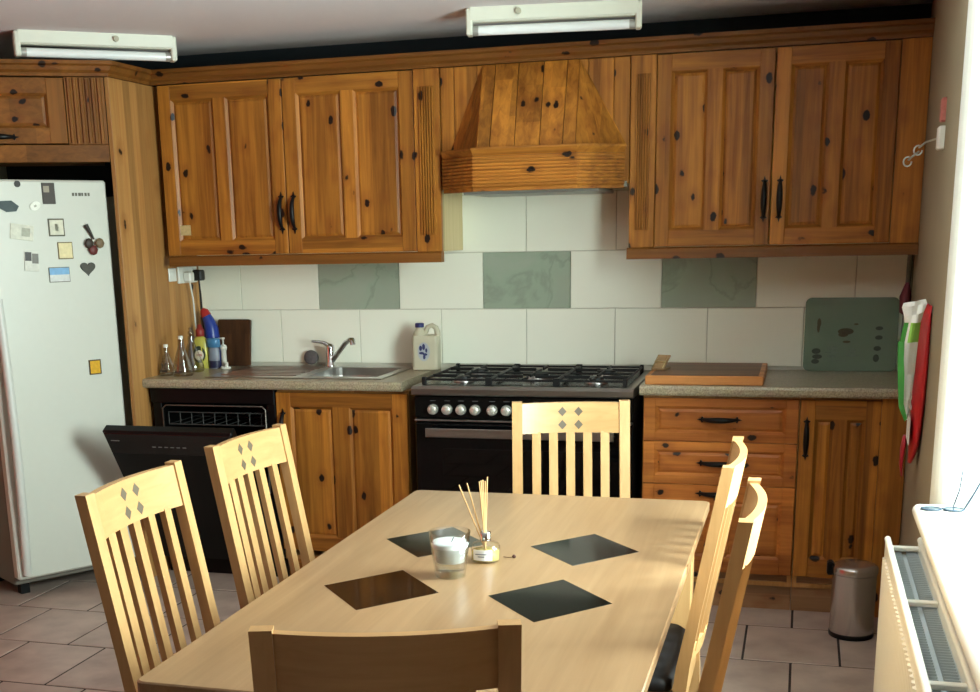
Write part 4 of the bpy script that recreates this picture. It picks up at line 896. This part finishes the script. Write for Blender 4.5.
# ------------------------------------------------------------------ things on the table
cg = thing('candle_glass', 'tapered clear glass holding a white candle on the table', 'candle', (1.140, -2.875, .75)); cc = (1.140, -2.875, .7506)
MB().lathe([(.034, 0), (.035, .004), (.048, .105), (.0455, .105), (.0335, .016), (.0001, .014)], cc, 32).build('glass', glass_m, cg)
MB().lathe([(.0335, .035), (.0425, .078), (.0400, .082), (.0001, .080)], cc, 32).build('candle', plain('wax_white', (238, 240, 238), .5), cg)
MB().tube([(1.144, -2.875, .83), (1.150, -2.877, .842)], .0012, 6).build('wick', black_plastic, cg)
rdif = thing('reed_diffuser', 'small clear reed diffuser bottle with label and reeds on the table', 'diffuser', (1.186, -2.728, .75)); dc = (1.186, -2.728, .7506)
MB().lathe([(.033, 0), (.035, .003), (.035, .036), (.030, .043), (.012, .047), (.012, .052)], dc, 28).build('bottle', glass_m, rdif)
MB().lathe([(.0325, .004), (.0325, .026), (.0001, .026)], dc, 28).build('oil', plain('diffuser_oil', (226, 206, 130), .1, trans=.6, ior=1.1), rdif)
MB().lathe([(.013, .050), (.013, .070), (.010, .071), (.010, .060)], dc, 20).build('collar', chrome, rdif)
b = MB(); n = 10
for k in range(n):
    a0, a1 = R(-130+80*k/n), R(-130+80*(k+1)/n); rr_ = .0355
    b.add([(dc[0]+rr_*math.cos(a0), dc[1]+rr_*math.sin(a0), .758), (dc[0]+rr_*math.cos(a1), dc[1]+rr_*math.sin(a1), .758), (dc[0]+rr_*math.cos(a1), dc[1]+rr_*math.sin(a1), .784), (dc[0]+rr_*math.cos(a0), dc[1]+rr_*math.sin(a0), .784)], [(0, 1, 2, 3)])
lb = b.build('label', plain('label_white', (236, 238, 240), .6), rdif)
b = MB(); a = R(-98); q = .0358
for (h0, w0) in ((.7725, .014), (.7665, .008)): b.add([(dc[0]-w0-.002, dc[1]-.0361, h0), (dc[0]+w0-.002, dc[1]-.0361, h0), (dc[0]+w0-.002, dc[1]-.0361, h0+.0025), (dc[0]-w0-.002, dc[1]-.0361, h0+.0025)], [(0, 1, 2, 3)])
b.build('label_print', plain('label_print_grey', (120, 126, 140), .6), lb)
for (dx, dy, h_) in ((-.066, .01, .180), (-.040, -.012, .190), (-.012, .012, .192), (-.008, -.02, .196), (.001, 0, .194), (.002, .018, .200), (-.002, -.01, .198)):
    MB().tube([(dc[0]-dx*.12, dc[1]-dy*.12, .757), (dc[0]+dx, dc[1]+dy, .75+h_)], .0016, 6).build('reed', plain('reed_wood', (206, 164, 112), .7), rdif)
tw = thing('twig', 'tiny dark dried bud with stem lying beside the diffuser', 'twig', (1.243, -2.69, .7506))
b = MB(); b.tube([(1.222, -2.695, .7525), (1.235, -2.698, .7525), (1.246, -2.70, .7545)], .001, 5); b.build('stem', plain('twig_brown', (110, 80, 60), .8), tw)
b = MB(); b.lathe([(.0001, -.005), (.004, -.003), (.005, .0), (.003, .004), (.0001, .005)], (1.249, -2.70, .756), 10); b.build('bud', plain('bud_brown', (70, 40, 32), .8), tw)
